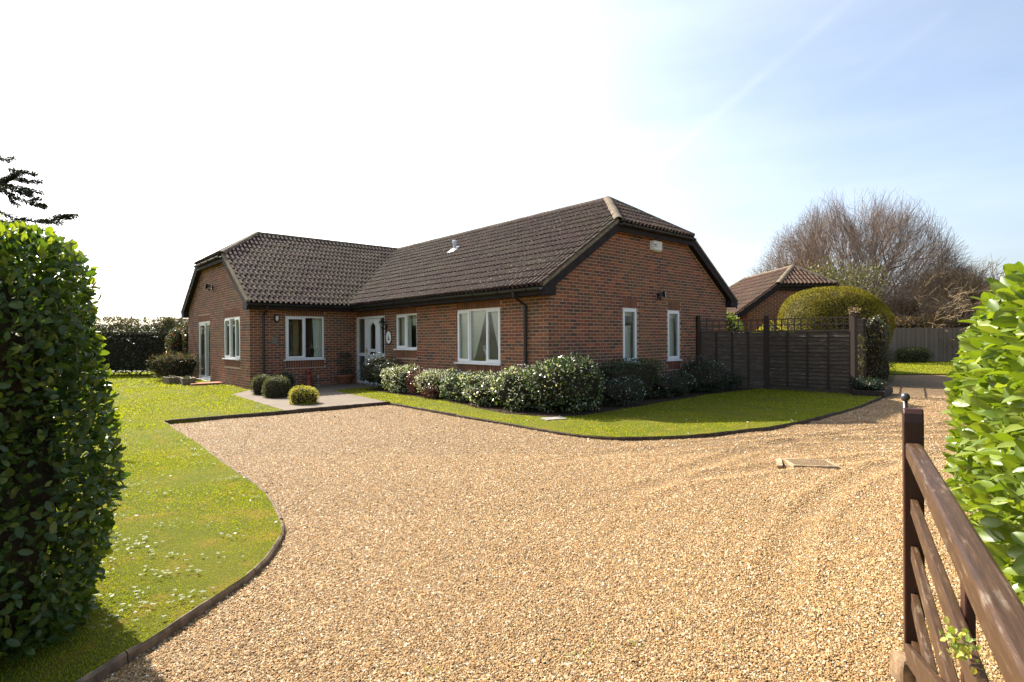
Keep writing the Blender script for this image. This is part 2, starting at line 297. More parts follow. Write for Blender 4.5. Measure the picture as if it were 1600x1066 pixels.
def link(name, me, parent=None, loc=None, mat=None, **props):
    o = bpy.data.objects.new(name, me); COL.objects.link(o)
    if parent is not None: o.parent = parent
    if loc is not None: o.location = loc
    if mat is not None: o.matrix_local = mat
    for k, v in props.items(): o[k] = v
    return o
def thing(name, label, cat, loc=(0, 0, 0), rz=0.0, group=None):
    o = bpy.data.objects.new(name, None); COL.objects.link(o); o.location = loc; o.rotation_euler = (0, 0, rz); o.empty_display_size = 0.2
    o['label'] = label; o['category'] = cat
    if group: o['group'] = group
    return o
def np_mesh(name, verts, faces, mat, smooth=False):
    """faces: (n,k) integer array, all of one size"""
    me = bpy.data.meshes.new(name); verts = np.asarray(verts, np.float32); faces = np.asarray(faces, np.int32); n, k = faces.shape
    me.vertices.add(len(verts)); me.vertices.foreach_set('co', verts.ravel())
    me.loops.add(n * k); me.loops.foreach_set('vertex_index', faces.ravel())
    me.polygons.add(n); me.polygons.foreach_set('loop_start', np.arange(0, n * k, k, dtype=np.int32))
    me.materials.append(MATS[mat])
    if smooth: me.polygons.foreach_set('use_smooth', np.ones(n, bool))
    me.update(calc_edges=True); me.validate(); return me
def project(P):
    """pixel position in a 1600x1066 frame and distance, for choosing which pieces show largest"""
    P = np.asarray(P, float); y = np.maximum(P[..., 1], 1e-3)
    return 800 + F * P[..., 0] / y, 530 - F * (P[..., 2] - CAM_H) / y, P[..., 1]
def unit(v): return v / np.maximum(np.linalg.norm(v, axis=-1, keepdims=True), 1e-9)

# leaf templates: along, across, lift
RH_V = np.array([(0, 0, 0), (0.45, 0.5, 0.06), (1, 0, -0.04), (0.45, -0.5, 0.06)]); RH_F = np.array([(0, 1, 2, 3)])
OV_V = np.array([(0, 0, 0), (0.3, 0, 0.0), (0.68, 0, -0.02), (1, 0, -0.09), (0.22, 0.36, 0.07), (0.62, 0.46, 0.07), (0.88, 0.24, 0.0), (0.22, -0.36, 0.07), (0.62, -0.46, 0.07), (0.88, -0.24, 0.0)])
OV_F = np.array([(0, 1, 4, 4), (1, 2, 5, 4), (2, 3, 6, 5), (0, 7, 1, 1), (1, 7, 8, 2), (2, 8, 9, 3)])
def leaf_frames(pos, nrm, spread, up=0.25, flat=0.6):
    """leaf axis leans out of the surface, leaf face turned outwards and up"""
    n = len(pos); d = unit(nrm * (1 - spread) + rng.normal(0, 1, (n, 3)) * spread + np.array([0, 0, up]))
    face = unit(nrm * flat + rng.normal(0, 0.45, (n, 3)) + np.array([0, 0, 0.45])); s = unit(np.cross(face, d)); u = np.cross(d, s)
    return d, s, u
def leaf_cloud(name, pos, nrm, L, W, mat, parent=None, kind='rhomb', spread=0.5, up=0.25, flat=0.6, singles=0, lift=1.0, zmin=None, **props):
    n = len(pos); L = np.full(n, L) * rng.uniform(0.65, 1.25, n); Wd = L * (W if np.isscalar(W) else W) * rng.uniform(0.85, 1.15, n)
    d, s, u = leaf_frames(pos, nrm, spread, up, flat)
    V, Fc = (RH_V, RH_F) if kind == 'rhomb' else (OV_V, OV_F)
    keep = np.ones(n, bool)
    if singles:
        base = np.array(parent.location); px, py, dist = project(pos + base)
        facing = nrm[:, 0] * (-(pos + base)[:, 0]) + nrm[:, 1] * (-(pos + base)[:, 1]) > -0.15 * dist
        sc_ = np.where((px > -20) & (px < 1620) & (py > -20) & (py < 1086) & (dist > 0.5) & facing, L / np.maximum(dist, 0.3), 0)
        sc_ *= rng.uniform(0.55, 1, n)
        pick = np.argsort(-sc_)[:singles]; keep[pick] = False
        tri = [tuple(dict.fromkeys(f)) for f in Fc.tolist()]
        me = bpy.data.meshes.new('leaf'); me.from_pydata([tuple(v) for v in V], [], tri); me.materials.append(MATS[mat]); me.polygons.foreach_set('use_smooth', [True] * len(tri)); me.update()
        for i in pick:
            M = Matrix(((d[i, 0] * L[i], s[i, 0] * Wd[i], u[i, 0] * L[i], pos[i, 0]), (d[i, 1] * L[i], s[i, 1] * Wd[i], u[i, 1] * L[i], pos[i, 1]), (d[i, 2] * L[i], s[i, 2] * Wd[i], u[i, 2] * L[i], pos[i, 2]), (0, 0, 0, 1)))
            o = link('leaf', me, parent); o.matrix_local = M
    pos, L, Wd, d, s, u = pos[keep], L[keep], Wd[keep], d[keep], s[keep], u[keep]; n = len(pos)
    X = pos[:, None] + d[:, None] * (V[None, :, 0:1] * L[:, None, None]) + s[:, None] * (V[None, :, 1:2] * Wd[:, None, None]) + u[:, None] * (V[None, :, 2:3] * L[:, None, None] * lift)
    if zmin is not None: X[..., 2] = np.maximum(X[..., 2], zmin)
    if kind == 'rhomb':
        idx = (np.arange(n)[:, None, None] * 4 + Fc[None]).reshape(-1, 4)
        me = np_mesh(name, X.reshape(-1, 3), idx, mat)
    else:
        quads = np.array([f for f in Fc.tolist() if len(set(f)) == 4]); tris = np.array([[f[0], f[1], f[2]] for f in Fc.tolist() if len(set(f)) == 3])
        t = np.concatenate([quads[:, [0, 1, 2]], quads[:, [0, 2, 3]], tris]); idx = (np.arange(n)[:, None, None] * 10 + t[None]).reshape(-1, 3)
        me = np_mesh(name, X.reshape(-1, 3), idx, mat, True)
    return link(name, me, parent, **props)
def lumps(p, amp, freq, seed=0):
    r = np.random.default_rng(seed); out = 0
    for k in range(5):
        d = r.normal(0, 1, 3); d /= np.linalg.norm(d); out = out + np.sin(p @ d * freq * (0.7 + 0.35 * k) + r.uniform(0, 6.28))
    return 1 + amp * out / 2.2
def surf_points(n, half, p=2.4, depth=0.25, amp=0.06, freq=5.0, seed=0, bottom=True):
    """points through the outer skin of a rounded block of half sizes HALF centred on the origin"""
    a = np.array(half, float); area = np.array([a[1] * a[2]] * 2 + [a[0] * a[2]] * 2 + [a[0] * a[1]] * (2 if bottom else 1)); k = rng.choice(len(area), n, p=area / area.sum())
    q = rng.uniform(-1, 1, (n, 3)); ax = np.minimum(k // 2, 2); sg = np.where(k % 2 == 0, 1.0, -1.0); q[np.arange(n), ax] = sg
    r = (np.abs(q) ** p).sum(1) ** (-1 / p); q = q * r[:, None]
    nr = unit(np.sign(q) * np.abs(q) ** (p - 1) / a)
    P = q * a; P = P * lumps(P, amp, freq, seed)[:, None]
    P = P - nr * (rng.uniform(0, 1, n) ** 1.6 * depth)[:, None]
    return P, nr
def block_core(half, p, shrink, amp, freq, seed, n=14):
    mb = MB(); a = np.array(half)
    for ax in range(3):
        for sg in (1, -1):
            g = np.linspace(-1, 1, n); U, V = np.meshgrid(g, g, indexing='ij'); q = np.zeros((n, n, 3)); o = [i for i in range(3) if i != ax]; q[..., ax] = sg; q[..., o[0]] = U; q[..., o[1]] = V
            q = q * ((np.abs(q) ** p).sum(-1) ** (-1 / p))[..., None]; P = q * a; P = P * lumps(P.reshape(-1, 3), amp, freq, seed).reshape(n, n, 1); P = P * (1 - shrink / a)
            i0 = len(mb.v); mb.v += [tuple(x) for x in P.reshape(-1, 3)]
            for i in range(n - 1):
                for j in range(n - 1):
                    f = (i0 + i * n + j, i0 + (i + 1) * n + j, i0 + (i + 1) * n + j + 1, i0 + i * n + j + 1)
                    mb.f.append(f); mb.m.append(0)
    return mb
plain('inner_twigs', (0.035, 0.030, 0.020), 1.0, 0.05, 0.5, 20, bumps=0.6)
def stems(parent, n, spreadxy, h, r=0.01, mat='bark', base=(0, 0, 0), name='stems'):
    mb = MB()
    for _ in range(n):
        x, y = rnd.uniform(-1, 1) * spreadxy[0], rnd.uniform(-1, 1) * spreadxy[1]; k = rnd.uniform(0.6, 1)
        pts = [(base[0] + x * 0.5, base[1] + y * 0.5, base[2]), (base[0] + x * 0.75 + rnd.uniform(-.03, .03), base[1] + y * 0.75, base[2] + h * k * 0.5), (base[0] + x, base[1] + y, base[2] + h * k)]
        mb.tube(pts, [r, r * 0.8, r * 0.4], 5)
    return mb.obj(name, mat, parent)
def shrub(name, label, cat, loc, half, n, L, W, mat, p=2.3, depth=0.2, amp=0.10, freq=6, rz=0.0, kind='rhomb', mat2=None, share2=0.0, flowers=None, group=None, spread=0.5, core=0.12, up=0.25, z0=0.0, flat=0.6):
    """a bush standing on loc: half sizes HALF, leaves through its skin, a twiggy heart, stems to the ground"""
    t = thing(name, label, cat, loc, rz, group); seed = rnd.randint(0, 9999); c = np.array((0, 0, half[2] + z0))
    P, nr = surf_points(n, half, p, depth, amp, freq, seed); P = P + c; P[:, 2] = np.maximum(P[:, 2], 0.02)
    if mat2:
        k = rng.random(n) < share2
        leaf_cloud('foliage', P[~k], nr[~k], L, W, mat, t, kind, spread, up, flat)
        leaf_cloud('foliage', P[k], nr[k], L, W, mat2, t, kind, spread, up, flat)
    else: leaf_cloud('foliage', P, nr, L, W, mat, t, kind, spread, up, flat)
    if core: 
        o = block_core(half, p, core, amp, freq, seed, 10).obj('twig_core', 'inner_twigs', t); o.location = c
    if flowers:
        m_, cnt, size = flowers; Pf, nf = surf_points(cnt, half, p, 0.03, amp, freq, seed); k = nf[:, 2] > -0.35
        leaf_cloud('flowers', Pf[k] + c + nf[k] * 0.015, nf[k], size, 0.9, m_, t, 'rhomb', 0.7)
    stems(t, 6, (half[0] * 0.6, half[1] * 0.6), half[2] * 1.2 + z0)
    return t

# ------------------------------------------------------------------ the house frame
PSI = 0.7268; HC = Vector((0.7618, 11.6968, 0))
HM = Matrix.Translation(HC) @ Matrix.Rotation(PSI, 4, 'Z')
def H(x, y, z=0.0): return HM @ Vector((x, y, z))
HMn = np.array(HM)
def Hn(P): return np.asarray(P) @ HMn[:3, :3].T + HMn[:3, 3]

# ------------------------------------------------------------------ ground, drive, lawns, path
def inside(poly, P):
    poly = np.asarray(poly); x, y = P[:, 0], P[:, 1]; c = np.zeros(len(P), bool); j = len(poly) - 1
    for i in range(len(poly)):
        (xi, yi), (xj, yj) = poly[i], poly[j]
        k = ((yi > y) != (yj > y)) & (x < (xj - xi) * (y - yi) / (yj - yi + 1e-12) + xi); c ^= k; j = i
    return c
def smooth_line(pts, k=4):
    out = []; n = len(pts)
    for i in range(n - 1):
        p0, p1, p2, p3 = (np.array(pts[max(0, i - 1)]), np.array(pts[i]), np.array(pts[i + 1]), np.array(pts[min(n - 1, i + 2)]))
        for t in np.linspace(0, 1, k, endpoint=False):
            out.append(tuple(0.5 * (2 * p1 + (p2 - p0) * t + (2 * p0 - 5 * p1 + 4 * p2 - p3) * t * t + (3 * p1 - p0 - 3 * p2 + p3) * t ** 3)))
    out.append(tuple(pts[-1])); return out
def sheet(name, poly, z, depth, mat, **props):
    mb = MB(); n = len(poly); mb.v = [(x, y, z) for x, y in poly] + [(x, y, z - depth) for x, y in poly]
    for t in tessellate_polygon([[Vector((x, y, 0)) for x, y in poly]]):
        a, b_, c_ = [Vector((*poly[i], 0)) for i in t]
        mb.f.append(t if (b_ - a).cross(c_ - a).z > 0 else t[::-1]); mb.m.append(0)
    for i in range(n): mb.f.append((i, (i + 1) % n, n + (i + 1) % n, n + i)); mb.m.append(0)
    return mb.obj(name, mat, None, **props)
def Hxy(x, y): v = H(x, y); return (v.x, v.y)
mb = MB(); mb.poly([(-900, -900, -0.06), (900, -900, -0.06), (900, 900, -0.06), (-900, 900, -0.06)]); mb.obj('ground', 'far_ground', kind='structure')

def drive_height(x, y):
    z = 0.006 * np.sin(x * 1.3 + 0.6 * y) * np.sin(y * 0.9 - 0.4 * x) + 0.004 * np.sin(x * 4.1 + y * 2.2)
    # wheel ruts curving off to the back drive and across the turning space
    for (cx, cy, R, wd, dp) in ((5.2, -1.8, 9.6, 0.11, 0.016), (5.2, -1.8, 11.1, 0.11, 0.016), (6.5, -3.0, 9.9, 0.10, 0.013), (6.5, -3.0, 11.35, 0.10, 0.013), (9.5, -1.0, 9.0, 0.09, 0.014), (9.5, -1.0, 10.4, 0.09, 0.014)):
        r = np.hypot(x - cx, y - cy) - R; dp = dp * 1.35 / (1 + np.exp(-(x - 1.5) * 1.8)); z = z - dp * np.exp(-(r / wd) ** 2) + dp * 0.7 * np.exp(-((np.abs(r) - wd * 1.9) / (wd * 0.7)) ** 2)
    return z
xs = np.arange(-8, 24.01, 0.11); ys = np.arange(-3, 23.01, 0.11); X, Y = np.meshgrid(xs, ys, indexing='ij'); Z = drive_height(X, Y)
idx = np.arange(X.size).reshape(X.shape); fc = np.stack([idx[:-1, :-1], idx[1:, :-1], idx[1:, 1:], idx[:-1, 1:]], -1).reshape(-1, 4)
link('gravel_driveway', np_mesh('gravel_driveway', np.stack([X, Y, Z], -1).reshape(-1, 3), fc, 'gravel_bed', True), kind='structure')

left_curve = [(-2.15, 0.9), (-1.93, 1.7), (-1.79, 2.38), (-1.71, 2.66), (-1.63, 3.13), (-1.59, 3.40), (-1.61, 3.70), (-1.72, 4.18), (-1.98, 4.67), (-2.31, 5.2), (-2.84, 5.86), (-3.46, 6.61), (-4.23, 7.57), (-6.0, 9.66)]
LC = smooth_line(left_curve, 5)
right_curve = [(-2.73, 12.47), (-1.11, 10.5), (-0.43, 9.75), (0.1, 9.13), (0.55, 8.60), (0.94, 8.2), (1.31, 8.0), (1.75, 7.91), (2.47, 8.02), (3.01, 8.24), (3.61, 8.55), (3.98, 8.72), (4.94, 9.43), (5.85, 10.25), (6.8, 11.13), (8.08, 12.49), (8.75, 13.2)]
RC = smooth_line(right_curve, 4)
LAWN_Z = 0.045
pathP = [Hxy(-4.31, 2.97), Hxy(-2.1, 2.9), Hxy(-1.95, 4.3), Hxy(-1.73, 6.7), Hxy(-0.95, 6.95), Hxy(0.2, 6.9), Hxy(0.2, 8.9), Hxy(-3.2, 8.9), Hxy(-3.30, 8.62), Hxy(-4.12, 7.5)]
lawnL = LC + [(-4.45, 11.05)] + [pathP[0], pathP[-1], pathP[-2]] + [Hxy(-3.2, 8.9), Hxy(-3.2, 16.3), Hxy(-3.2, 19), (-14.0, 26.0), (-30, 24), (-30, -4), (-2.6, -0.4)]
lawnR = RC + [(9.0, 14.3), (8.3, 14.6), Hxy(6.6, 0.05), Hxy(0.05, 0.05), Hxy(0.05, 6.9), pathP[4], pathP[3], pathP[2]]
sheet('lawn', lawnL, LAWN_Z, 0.1, 'lawn', kind='structure')
sheet('lawn', lawnR, LAWN_Z, 0.1, 'lawn', kind='structure')
lawnF = [(6.5, 22.3), (11, 21.3), (16, 20.9), (30, 20.9), (44, 23), (44, 34), (16, 34), (6.5, 30)]
sheet('lawn', lawnF, LAWN_Z, 0.1, 'lawn', kind='structure')
sheet('path', pathP, LAWN_Z + 0.004, 0.1, 'path_concrete', kind='structure')
bed = [Hxy(-0.92, 6.4), Hxy(-1.05, 4.3), Hxy(-0.95, 2.9), Hxy(-1.1, 1.7), Hxy(-1.35, 0.5), Hxy(-1.45, -0.3), Hxy(-1.2, -1.25), Hxy(-0.6, -1.5), Hxy(1.0, -1.4), Hxy(3.0, -1.25), Hxy(4.6, -1.1), Hxy(6.0, -1.2), Hxy(6.9, -1.3), Hxy(6.4, 0.04), Hxy(0.04, 0.04), Hxy(0.04, 6.4)]
sheet('flower_bed', bed, LAWN_Z + 0.008, 0.1, 'soil', kind='structure')

# loose stones, grass blades and weeds: nobody could count these
def sample_area(n, x0, x1, y0, y1, dens):
    P = np.stack([rng.uniform(x0, x1, n), rng.uniform(y0, y1, n)], 1); k = rng.random(n) < dens(P); return P[k]
def in_view(P, m=0.06): return (np.abs(P[:, 0]) < (0.914 + m) * P[:, 1] + 0.35) & (P[:, 1] > 1.6)
def gravel_stones():
    out = []
    for (y0, y1, per, size) in ((1.7, 3.2, 15000, 0.0046), (3.2, 4.6, 12500, 0.0049), (4.6, 7.0, 7500, 0.0055), (7.0, 13.5, 1800, 0.0070)):
        x1 = 0.96 * y1 + 0.4; P = sample_area(int(per * 2 * x1 * (y1 - y0)), -x1, x1, y0, y1, lambda P: in_view(P) & ~inside(lawnL, P) & ~inside(lawnR, P) & ~inside(pathP, P))
        out.append((P, np.full(len(P), size)))
    P = np.concatenate([o[0] for o in out]); S = np.concatenate([o[1] for o in out]); n = len(P)
    # a few stones kicked on to the lawn edges are left out; each stone is a bent, flattened lump bedded in the fines
    T = np.array([(1, 0, -.2), (.31, .95, -.2), (-.81, .59, -.2), (-.81, -.59, -.2), (.31, -.95, -.2), (0, 0, 1)], float); TF = np.array([(0, 1, 5), (1, 2, 5), (2, 3, 5), (3, 4, 5), (4, 0, 5)])
    V = T[None] * rng.uniform(0.6, 1.35, (n, 6, 1)); V[:, :, :2] *= rng.uniform(0.75, 1.35, (n, 1, 2)); V[:, :, 2] *= rng.uniform(0.6, 1.1, (n, 1)); V += rng.normal(0, 0.18, V.shape)
    a = rng.uniform(0, 6.28, n); tx = rng.normal(0, 0.35, n); c, s = np.cos(a), np.sin(a)
    z2 = V[..., 2] + V[..., 0] * tx[:, None]; x2 = V[..., 0] * c[:, None] - V[..., 1] * s[:, None]; y2 = V[..., 0] * s[:, None] + V[..., 1] * c[:, None]
    sz = S * .93 * np.clip(np.exp(rng.normal(-.02, .26, n)), .55, 2.2); W_ = np.stack([P[:, 0:1] + x2 * sz[:, None], P[:, 1:2] + y2 * sz[:, None], drive_height(P[:, 0], P[:, 1])[:, None] + (z2 + 0.35) * sz[:, None]], -1)
    link('gravel', np_mesh('gravel', W_.reshape(-1, 3), (np.arange(n)[:, None, None] * 6 + TF[None]).reshape(-1, 3), 'gravel_stone'), kind='stuff')
gravel_stones()
def grass_blades():
    out = []
    for (y0, y1, per, h, wd, polys) in ((1.8, 4.2, 12000, 0.015, 0.0036, (lawnL,)), (4.2, 7.0, 6500, 0.016, 0.0048, (lawnL,)), (7.0, 11.0, 2400, 0.018, 0.008, (lawnL, lawnR)), (11.0, 17.0, 800, 0.026, 0.014, (lawnL, lawnR)), (17.0, 26.0, 170, 0.045, 0.03, (lawnL, lawnF)), (26.0, 33.0, 70, 0.05, 0.05, (lawnF,))):
        x1 = 0.96 * y1 + 0.4; bb = np.concatenate([np.array(p) for p in polys]); xa, xb = max(-x1, bb[:, 0].min()), min(x1, bb[:, 0].max())
        P = sample_area(int(per * (xb - xa) * (y1 - y0)), xa, xb, y0, y1, lambda P: in_view(P) & np.any([inside(q, P) for q in polys], 0) & ~inside(bed, P))
        out.append((P, np.full(len(P), h), np.full(len(P), wd)))
    P = np.concatenate([o[0] for o in out]); h = np.concatenate([o[1] for o in out]); wd = np.concatenate([o[2] for o in out]); n = len(P)
    patch = 0.75 + 0.35 * np.sin(P[:, 0] * 2.3 + np.sin(P[:, 1] * 1.7) * 1.5) * np.sin(P[:, 1] * 1.9 + P[:, 0]); h = h * rng.uniform(0.5, 1.3, n) * patch
    a = rng.uniform(0, 6.28, n); lean = rng.uniform(0.2, 1.1, n); d = np.stack([np.cos(a), np.sin(a)], 1); s = np.stack([-d[:, 1], d[:, 0]], 1) * (wd / 2)[:, None]
    b0 = np.concatenate([P, np.full((n, 1), LAWN_Z - 0.002)], 1); s3 = np.concatenate([s, np.zeros((n, 1))], 1)
    mid = b0 + np.concatenate([d * (h * lean * 0.35)[:, None], (h * 0.62)[:, None]], 1); tip = b0 + np.concatenate([d * (h * lean)[:, None], (h * 0.95)[:, None]], 1)
    V = np.stack([b0 - s3, b0 + s3, mid + s3 * 0.8, mid - s3 * 0.8, tip], 1)
    TF = np.array([(0, 1, 2), (0, 2, 3), (3, 2, 4)])
    link('grass', np_mesh('grass', V.reshape(-1, 3), (np.arange(n)[:, None, None] * 5 + TF[None]).reshape(-1, 3), 'grass_blade'), kind='stuff')
grass_blades()
def weeds():
    """flat rosettes of broad leaves in the mown grass, in loose patches"""
    cs = []
    for _ in range(50):
        y = 2.7 + 6.5 * rnd.random() ** 1.5; x = rnd.uniform(-0.75 * y, -0.2 * y); cs.append((x, y, rnd.uniform(0.08, 0.3), rnd.randint(2, 14)))
    for (x, y, r, k) in ((-1.75, 3.05, .14, 12), (-1.95, 2.95, .2, 16), (-2.05, 3.35, .22, 16), (-2.3, 3.6, .2, 14), (-1.9, 3.6, .2, 9), (-2.5, 4.2, .3, 12), (-2.0, 4.0, .2, 6), (-2.6, 3.5, .15, 8), (-2.0, 2.75, .2, 10), (-3.2, 5.1, .3, 8), (-2.6, 5.0, .3, 7), (-3.4, 6.3, .25, 8), (-4.0, 6.6, .3, 6), (-6.0, 8.6, .4, 12), (-5.6, 8.0, .4, 8), (-13.0, 19.5, .8, 30), (-12.0, 20.2, .7, 24), (2.2, 8.5, .5, 10), (1.4, 8.7, .4, 8), (5.0, 11.0, .8, 6)): cs.append((x, y, r, k))
    P = []
    for x, y, r, k in cs:
        for _ in range(k):
            cx, cy = x + rnd.gauss(0, r * 0.45), y + rnd.gauss(0, r * 0.3); m_ = rnd.randint(4, 7); a0 = rnd.random() * 6.3
            for j in range(m_): P.append((cx, cy, a0 + j * 6.28 / m_ + rnd.uniform(-.2, .2)))
    P = np.array(P); P = P[inside(lawnL, P[:, :2]) | inside(lawnR, P[:, :2])]; n = len(P)
    nr = np.stack([np.cos(P[:, 2]) * 0.9, np.sin(P[:, 2]) * 0.9, np.full(n, 0.12)], 1); L = rng.uniform(0.008, 0.019, n)
    d = unit(nr); s = np.stack([-d[:, 1], d[:, 0], np.zeros(n)], 1); u = np.cross(d, s); pos = np.stack([P[:, 0], P[:, 1], np.full(n, LAWN_Z + 0.022)], 1)
    X = pos[:, None] + d[:, None] * (RH_V[None, :, 0:1] * L[:, None, None]) + s[:, None] * (RH_V[None, :, 1:2] * L[:, None, None] * 0.5) + u[:, None] * (RH_V[None, :, 2:3] * L[:, None, None])
    link('lawn_weeds', np_mesh('lawn_weeds', X.reshape(-1, 3), (np.arange(n)[:, None] * 4 + np.array([[0, 1, 2, 3]])), 'weed_leaf'), kind='stuff')
    n = 900; P = sample_area(n * 4, -14, 6, 3, 20, lambda P: (inside(lawnL, P) | inside(lawnR, P)) & (rng.random(len(P)) < 0.3) & ~inside(bed, P)); n = len(P)
    pos = np.stack([P[:, 0], P[:, 1], np.full(n, LAWN_Z + 0.03)], 1)
    link('daisies', leaf_mesh_flat(pos), kind='stuff')
def leaf_mesh_flat(pos):
    n = len(pos); q = np.array([(-1, -1, 0), (1, -1, 0), (1, 1, 0), (-1, 1, 0)]) * 0.008; s = rng.uniform(0.6, 1.3, n)
    X = pos[:, None] + q[None] * s[:, None, None]; X[..., 2] += rng.normal(0, 0.003, X.shape[:2]); return np_mesh('daisies', X.reshape(-1, 3), np.arange(n * 4).reshape(-1, 4), 'flower_white')
weeds()
def gravel_weeds():
    P = []
    for (x, y, r, k) in ((.28, 2.52, .03, 26), (.36, 2.60, .02, 14), (.55, 2.62, .025, 20), (1.0, 2.55, .02, 14), (-.35, 2.42, .02, 10), (.85, 2.9, .02, 10), (1.75, 3.0, .03, 16)):
        for _ in range(k): P.append((x + rnd.gauss(0, r), y + rnd.gauss(0, r), .006 + rnd.random() * .008))
    P = np.array(P)
    n = len(P); a = rng.uniform(0, 6.28, n); L = rng.uniform(.010, .022, n); d = np.stack([np.cos(a), np.sin(a), rng.uniform(.2, .9, n)], 1); s_ = np.stack([-np.sin(a), np.cos(a), np.zeros(n)], 1); X = P[:, None] + d[:, None] * (RH_V[None, :, 0:1] * L[:, None, None]) + s_[:, None] * (RH_V[None, :, 1:2] * L[:, None, None] * .4)
    link('gravel_weeds', np_mesh('gravel_weeds', X.reshape(-1, 3), np.arange(n * 4).reshape(-1, 4), 'yellow_sprig_leaf'), kind='stuff')
gravel_weeds()

def edging(line, name, label, mat, wdt, top, base, seg_len, gap=0.012):
    """an edging strip: pieces laid end to end along a line, each a part"""
    t = thing(name, label, 'lawn edging', (line[0][0], line[0][1], 0)); L0 = Vector((line[0][0], line[0][1], 0))
    P = [Vector((x, y, 0)) for x, y in line]; cum = [0]
    for a, b in zip(P, P[1:]): cum.append(cum[-1] + (b - a).length)
    def at(s):
        s = max(0, min(s, cum[-1])); i = max(j for j in range(len(cum)) if cum[j] <= s + 1e-9); i = min(i, len(P) - 2); k = (s - cum[i]) / max(cum[i + 1] - cum[i], 1e-6); d = (P[i + 1] - P[i]).normalized()
        return P[i].lerp(P[i + 1], k), Vector((-d.y, d.x, 0))
    s = 0
    while s < cum[-1] - 0.05:
        e = min(s + seg_len * rnd.uniform(0.9, 1.1), cum[-1]); k = max(2, int((e - s) / 0.18) + 1); mb = MB(); dz = rnd.uniform(-0.008, 0.008); dn = rnd.uniform(-0.006, 0.006); rings = []
        for j in range(k + 1):
            p, nn = at(s + gap / 2 + (e - s - gap) * j / k); p = p - L0; i = len(mb.v); z = top + dz + rnd.uniform(-0.004, 0.004)
            for (o, zz) in ((-wdt / 2, base), (-wdt / 2, z - 0.012), (-wdt / 2 + 0.012, z), (wdt / 2 - 0.012, z), (wdt / 2, z - 0.012), (wdt / 2, base)): q = p + nn * (o + dn); mb.v.append((q.x, q.y, zz))
            rings.append(i)
        for a, b in zip(rings, rings[1:]):
            for q in range(5): mb.f.append((a + q, a + q + 1, b + q + 1, b + q)); mb.m.append(0)
        for a, rev in ((rings[0], False), (rings[-1], True)):
            f = [a + q for q in range(6)]; mb.f.append(tuple(f[::-1] if rev else f)); mb.m.append(0)
        mb.obj('edging_piece', mat, t); s = e
    return t
edging(LC, 'lawn_edging', 'curved low stone edging between the left lawn and the gravel', 'edging_stone', 0.032, 0.051, -0.05, 0.92)
edging([(-6.03, 9.70), (-5.2, 10.4), (-4.43, 11.05), (-3.58, 11.76), (-2.73, 12.47)], 'lawn_edging', 'straight dark edging in front of the concrete path and balls', 'edging_timber', 0.06, 0.068, -0.05, 1.1)
edging(RC, 'lawn_edging', 'long dark edging round the lawn by the gable end', 'edging_timber', 0.024, 0.052, -0.05, 1.3)

# ------------------------------------------------------------------ bungalow
house = thing('bungalow', 'low brick bungalow with brown tiled half-hipped roofs and white windows', 'house', HC, PSI)
HOUSE_BRICKS = []          # (area in the photograph, wall, s, z0) for whole bricks
STUFF_B = MB(); STUFF_T = MB(); STUFF_S = MB()
GW, FL, WP, WW = 7.55, 8.80, 3.277, 7.55      # gable width, front length, wing projection, wing width
EAVE_Z, SLOPE, OV = 2.52, 0.655, 0.33
RIDGE_Z = EAVE_Z + SLOPE * (GW / 2 + OV)
class Wall:
    def __init__(s, o, d, n, length, top, name='wall'):
        s.o = Vector((*o, 0)); s.d = Vector((*d, 0)); s.n = Vector((*n, 0)); s.L = length; s.top = top; s.open = []; s.sold = []
    def P(s, u, z, out=0.0): q = s.o + s.d * u + s.n * out; return Vector((q.x, q.y, z))
    def box(s, mb, u0, u1, z0, z1, o0, o1, mi=0, skip=()):
        mb.hexa([s.P(u0, z0, o1), s.P(u1, z0, o1), s.P(u1, z0, o0), s.P(u0, z0, o0), s.P(u0, z1, o1), s.P(u1, z1, o1), s.P(u1, z1, o0), s.P(u0, z1, o0)], mi, skip)
def gable_top(wd, hipz):
    def f(u):
        z = EAVE_Z - 0.10 + SLOPE * (min(u, wd - u) + OV); return min(z, hipz)
    return f
HIP_EZ = 4.15
W_g = Wall((0, 0), (1, 0), (0, -1), GW, gable_top(GW, HIP_EZ - 0.12))
W_f = Wall((0, FL), (0, -1), (-1, 0), FL, lambda u: 2.62)
W_wf = Wall((-WP, FL), (1, 0), (0, -1), WP, lambda u: 2.62)
W_ws = Wall((-WP, FL + WW), (0, -1), (-1, 0), WW, gable_top(WW, HIP_EZ - 0.12))
W_r = Wall((GW, 0), (0, 1), (1, 0), FL + WW, lambda u: 2.62)
W_b = Wall((GW, FL + WW), (-1, 0), (0, 1), GW + WP, lambda u: 2.62)
HEAD = 2.18
def opening(wl_, u0, u1, z0, z1, sold_top=True, sold_bot=True):
    wl_.open.append((u0, u1, z0, z1))
    if sold_top: wl_.sold.append((u0 - 0.0, u1 + 0.0, z1 + 0.004, z1 + 0.219))
    if sold_bot: wl_.sold.append((u0, u1, z0 - 0.035 - 0.215, z0 - 0.035))
opening(W_g, 2.514, 3.105, 0.87, HEAD); opening(W_g, 4.413, 5.023, 0.87, HEAD)
opening(W_f, FL - 3.242, FL - 1.538, 0.87, HEAD); opening(W_f, FL - 6.25, FL - 5.109, 1.18, HEAD); opening(W_f, 0.03, FL - 6.909, 0.06, HEAD, True, False)
opening(W_wf, WP - 2.266, WP - 1.075, 0.87, HEAD)
opening(W_ws, WW - 2.63, WW - 0.92, 0.89, HEAD); opening(W_ws, WW - 6.03, WW - 4.36, 0.07, 2.14, True, False)
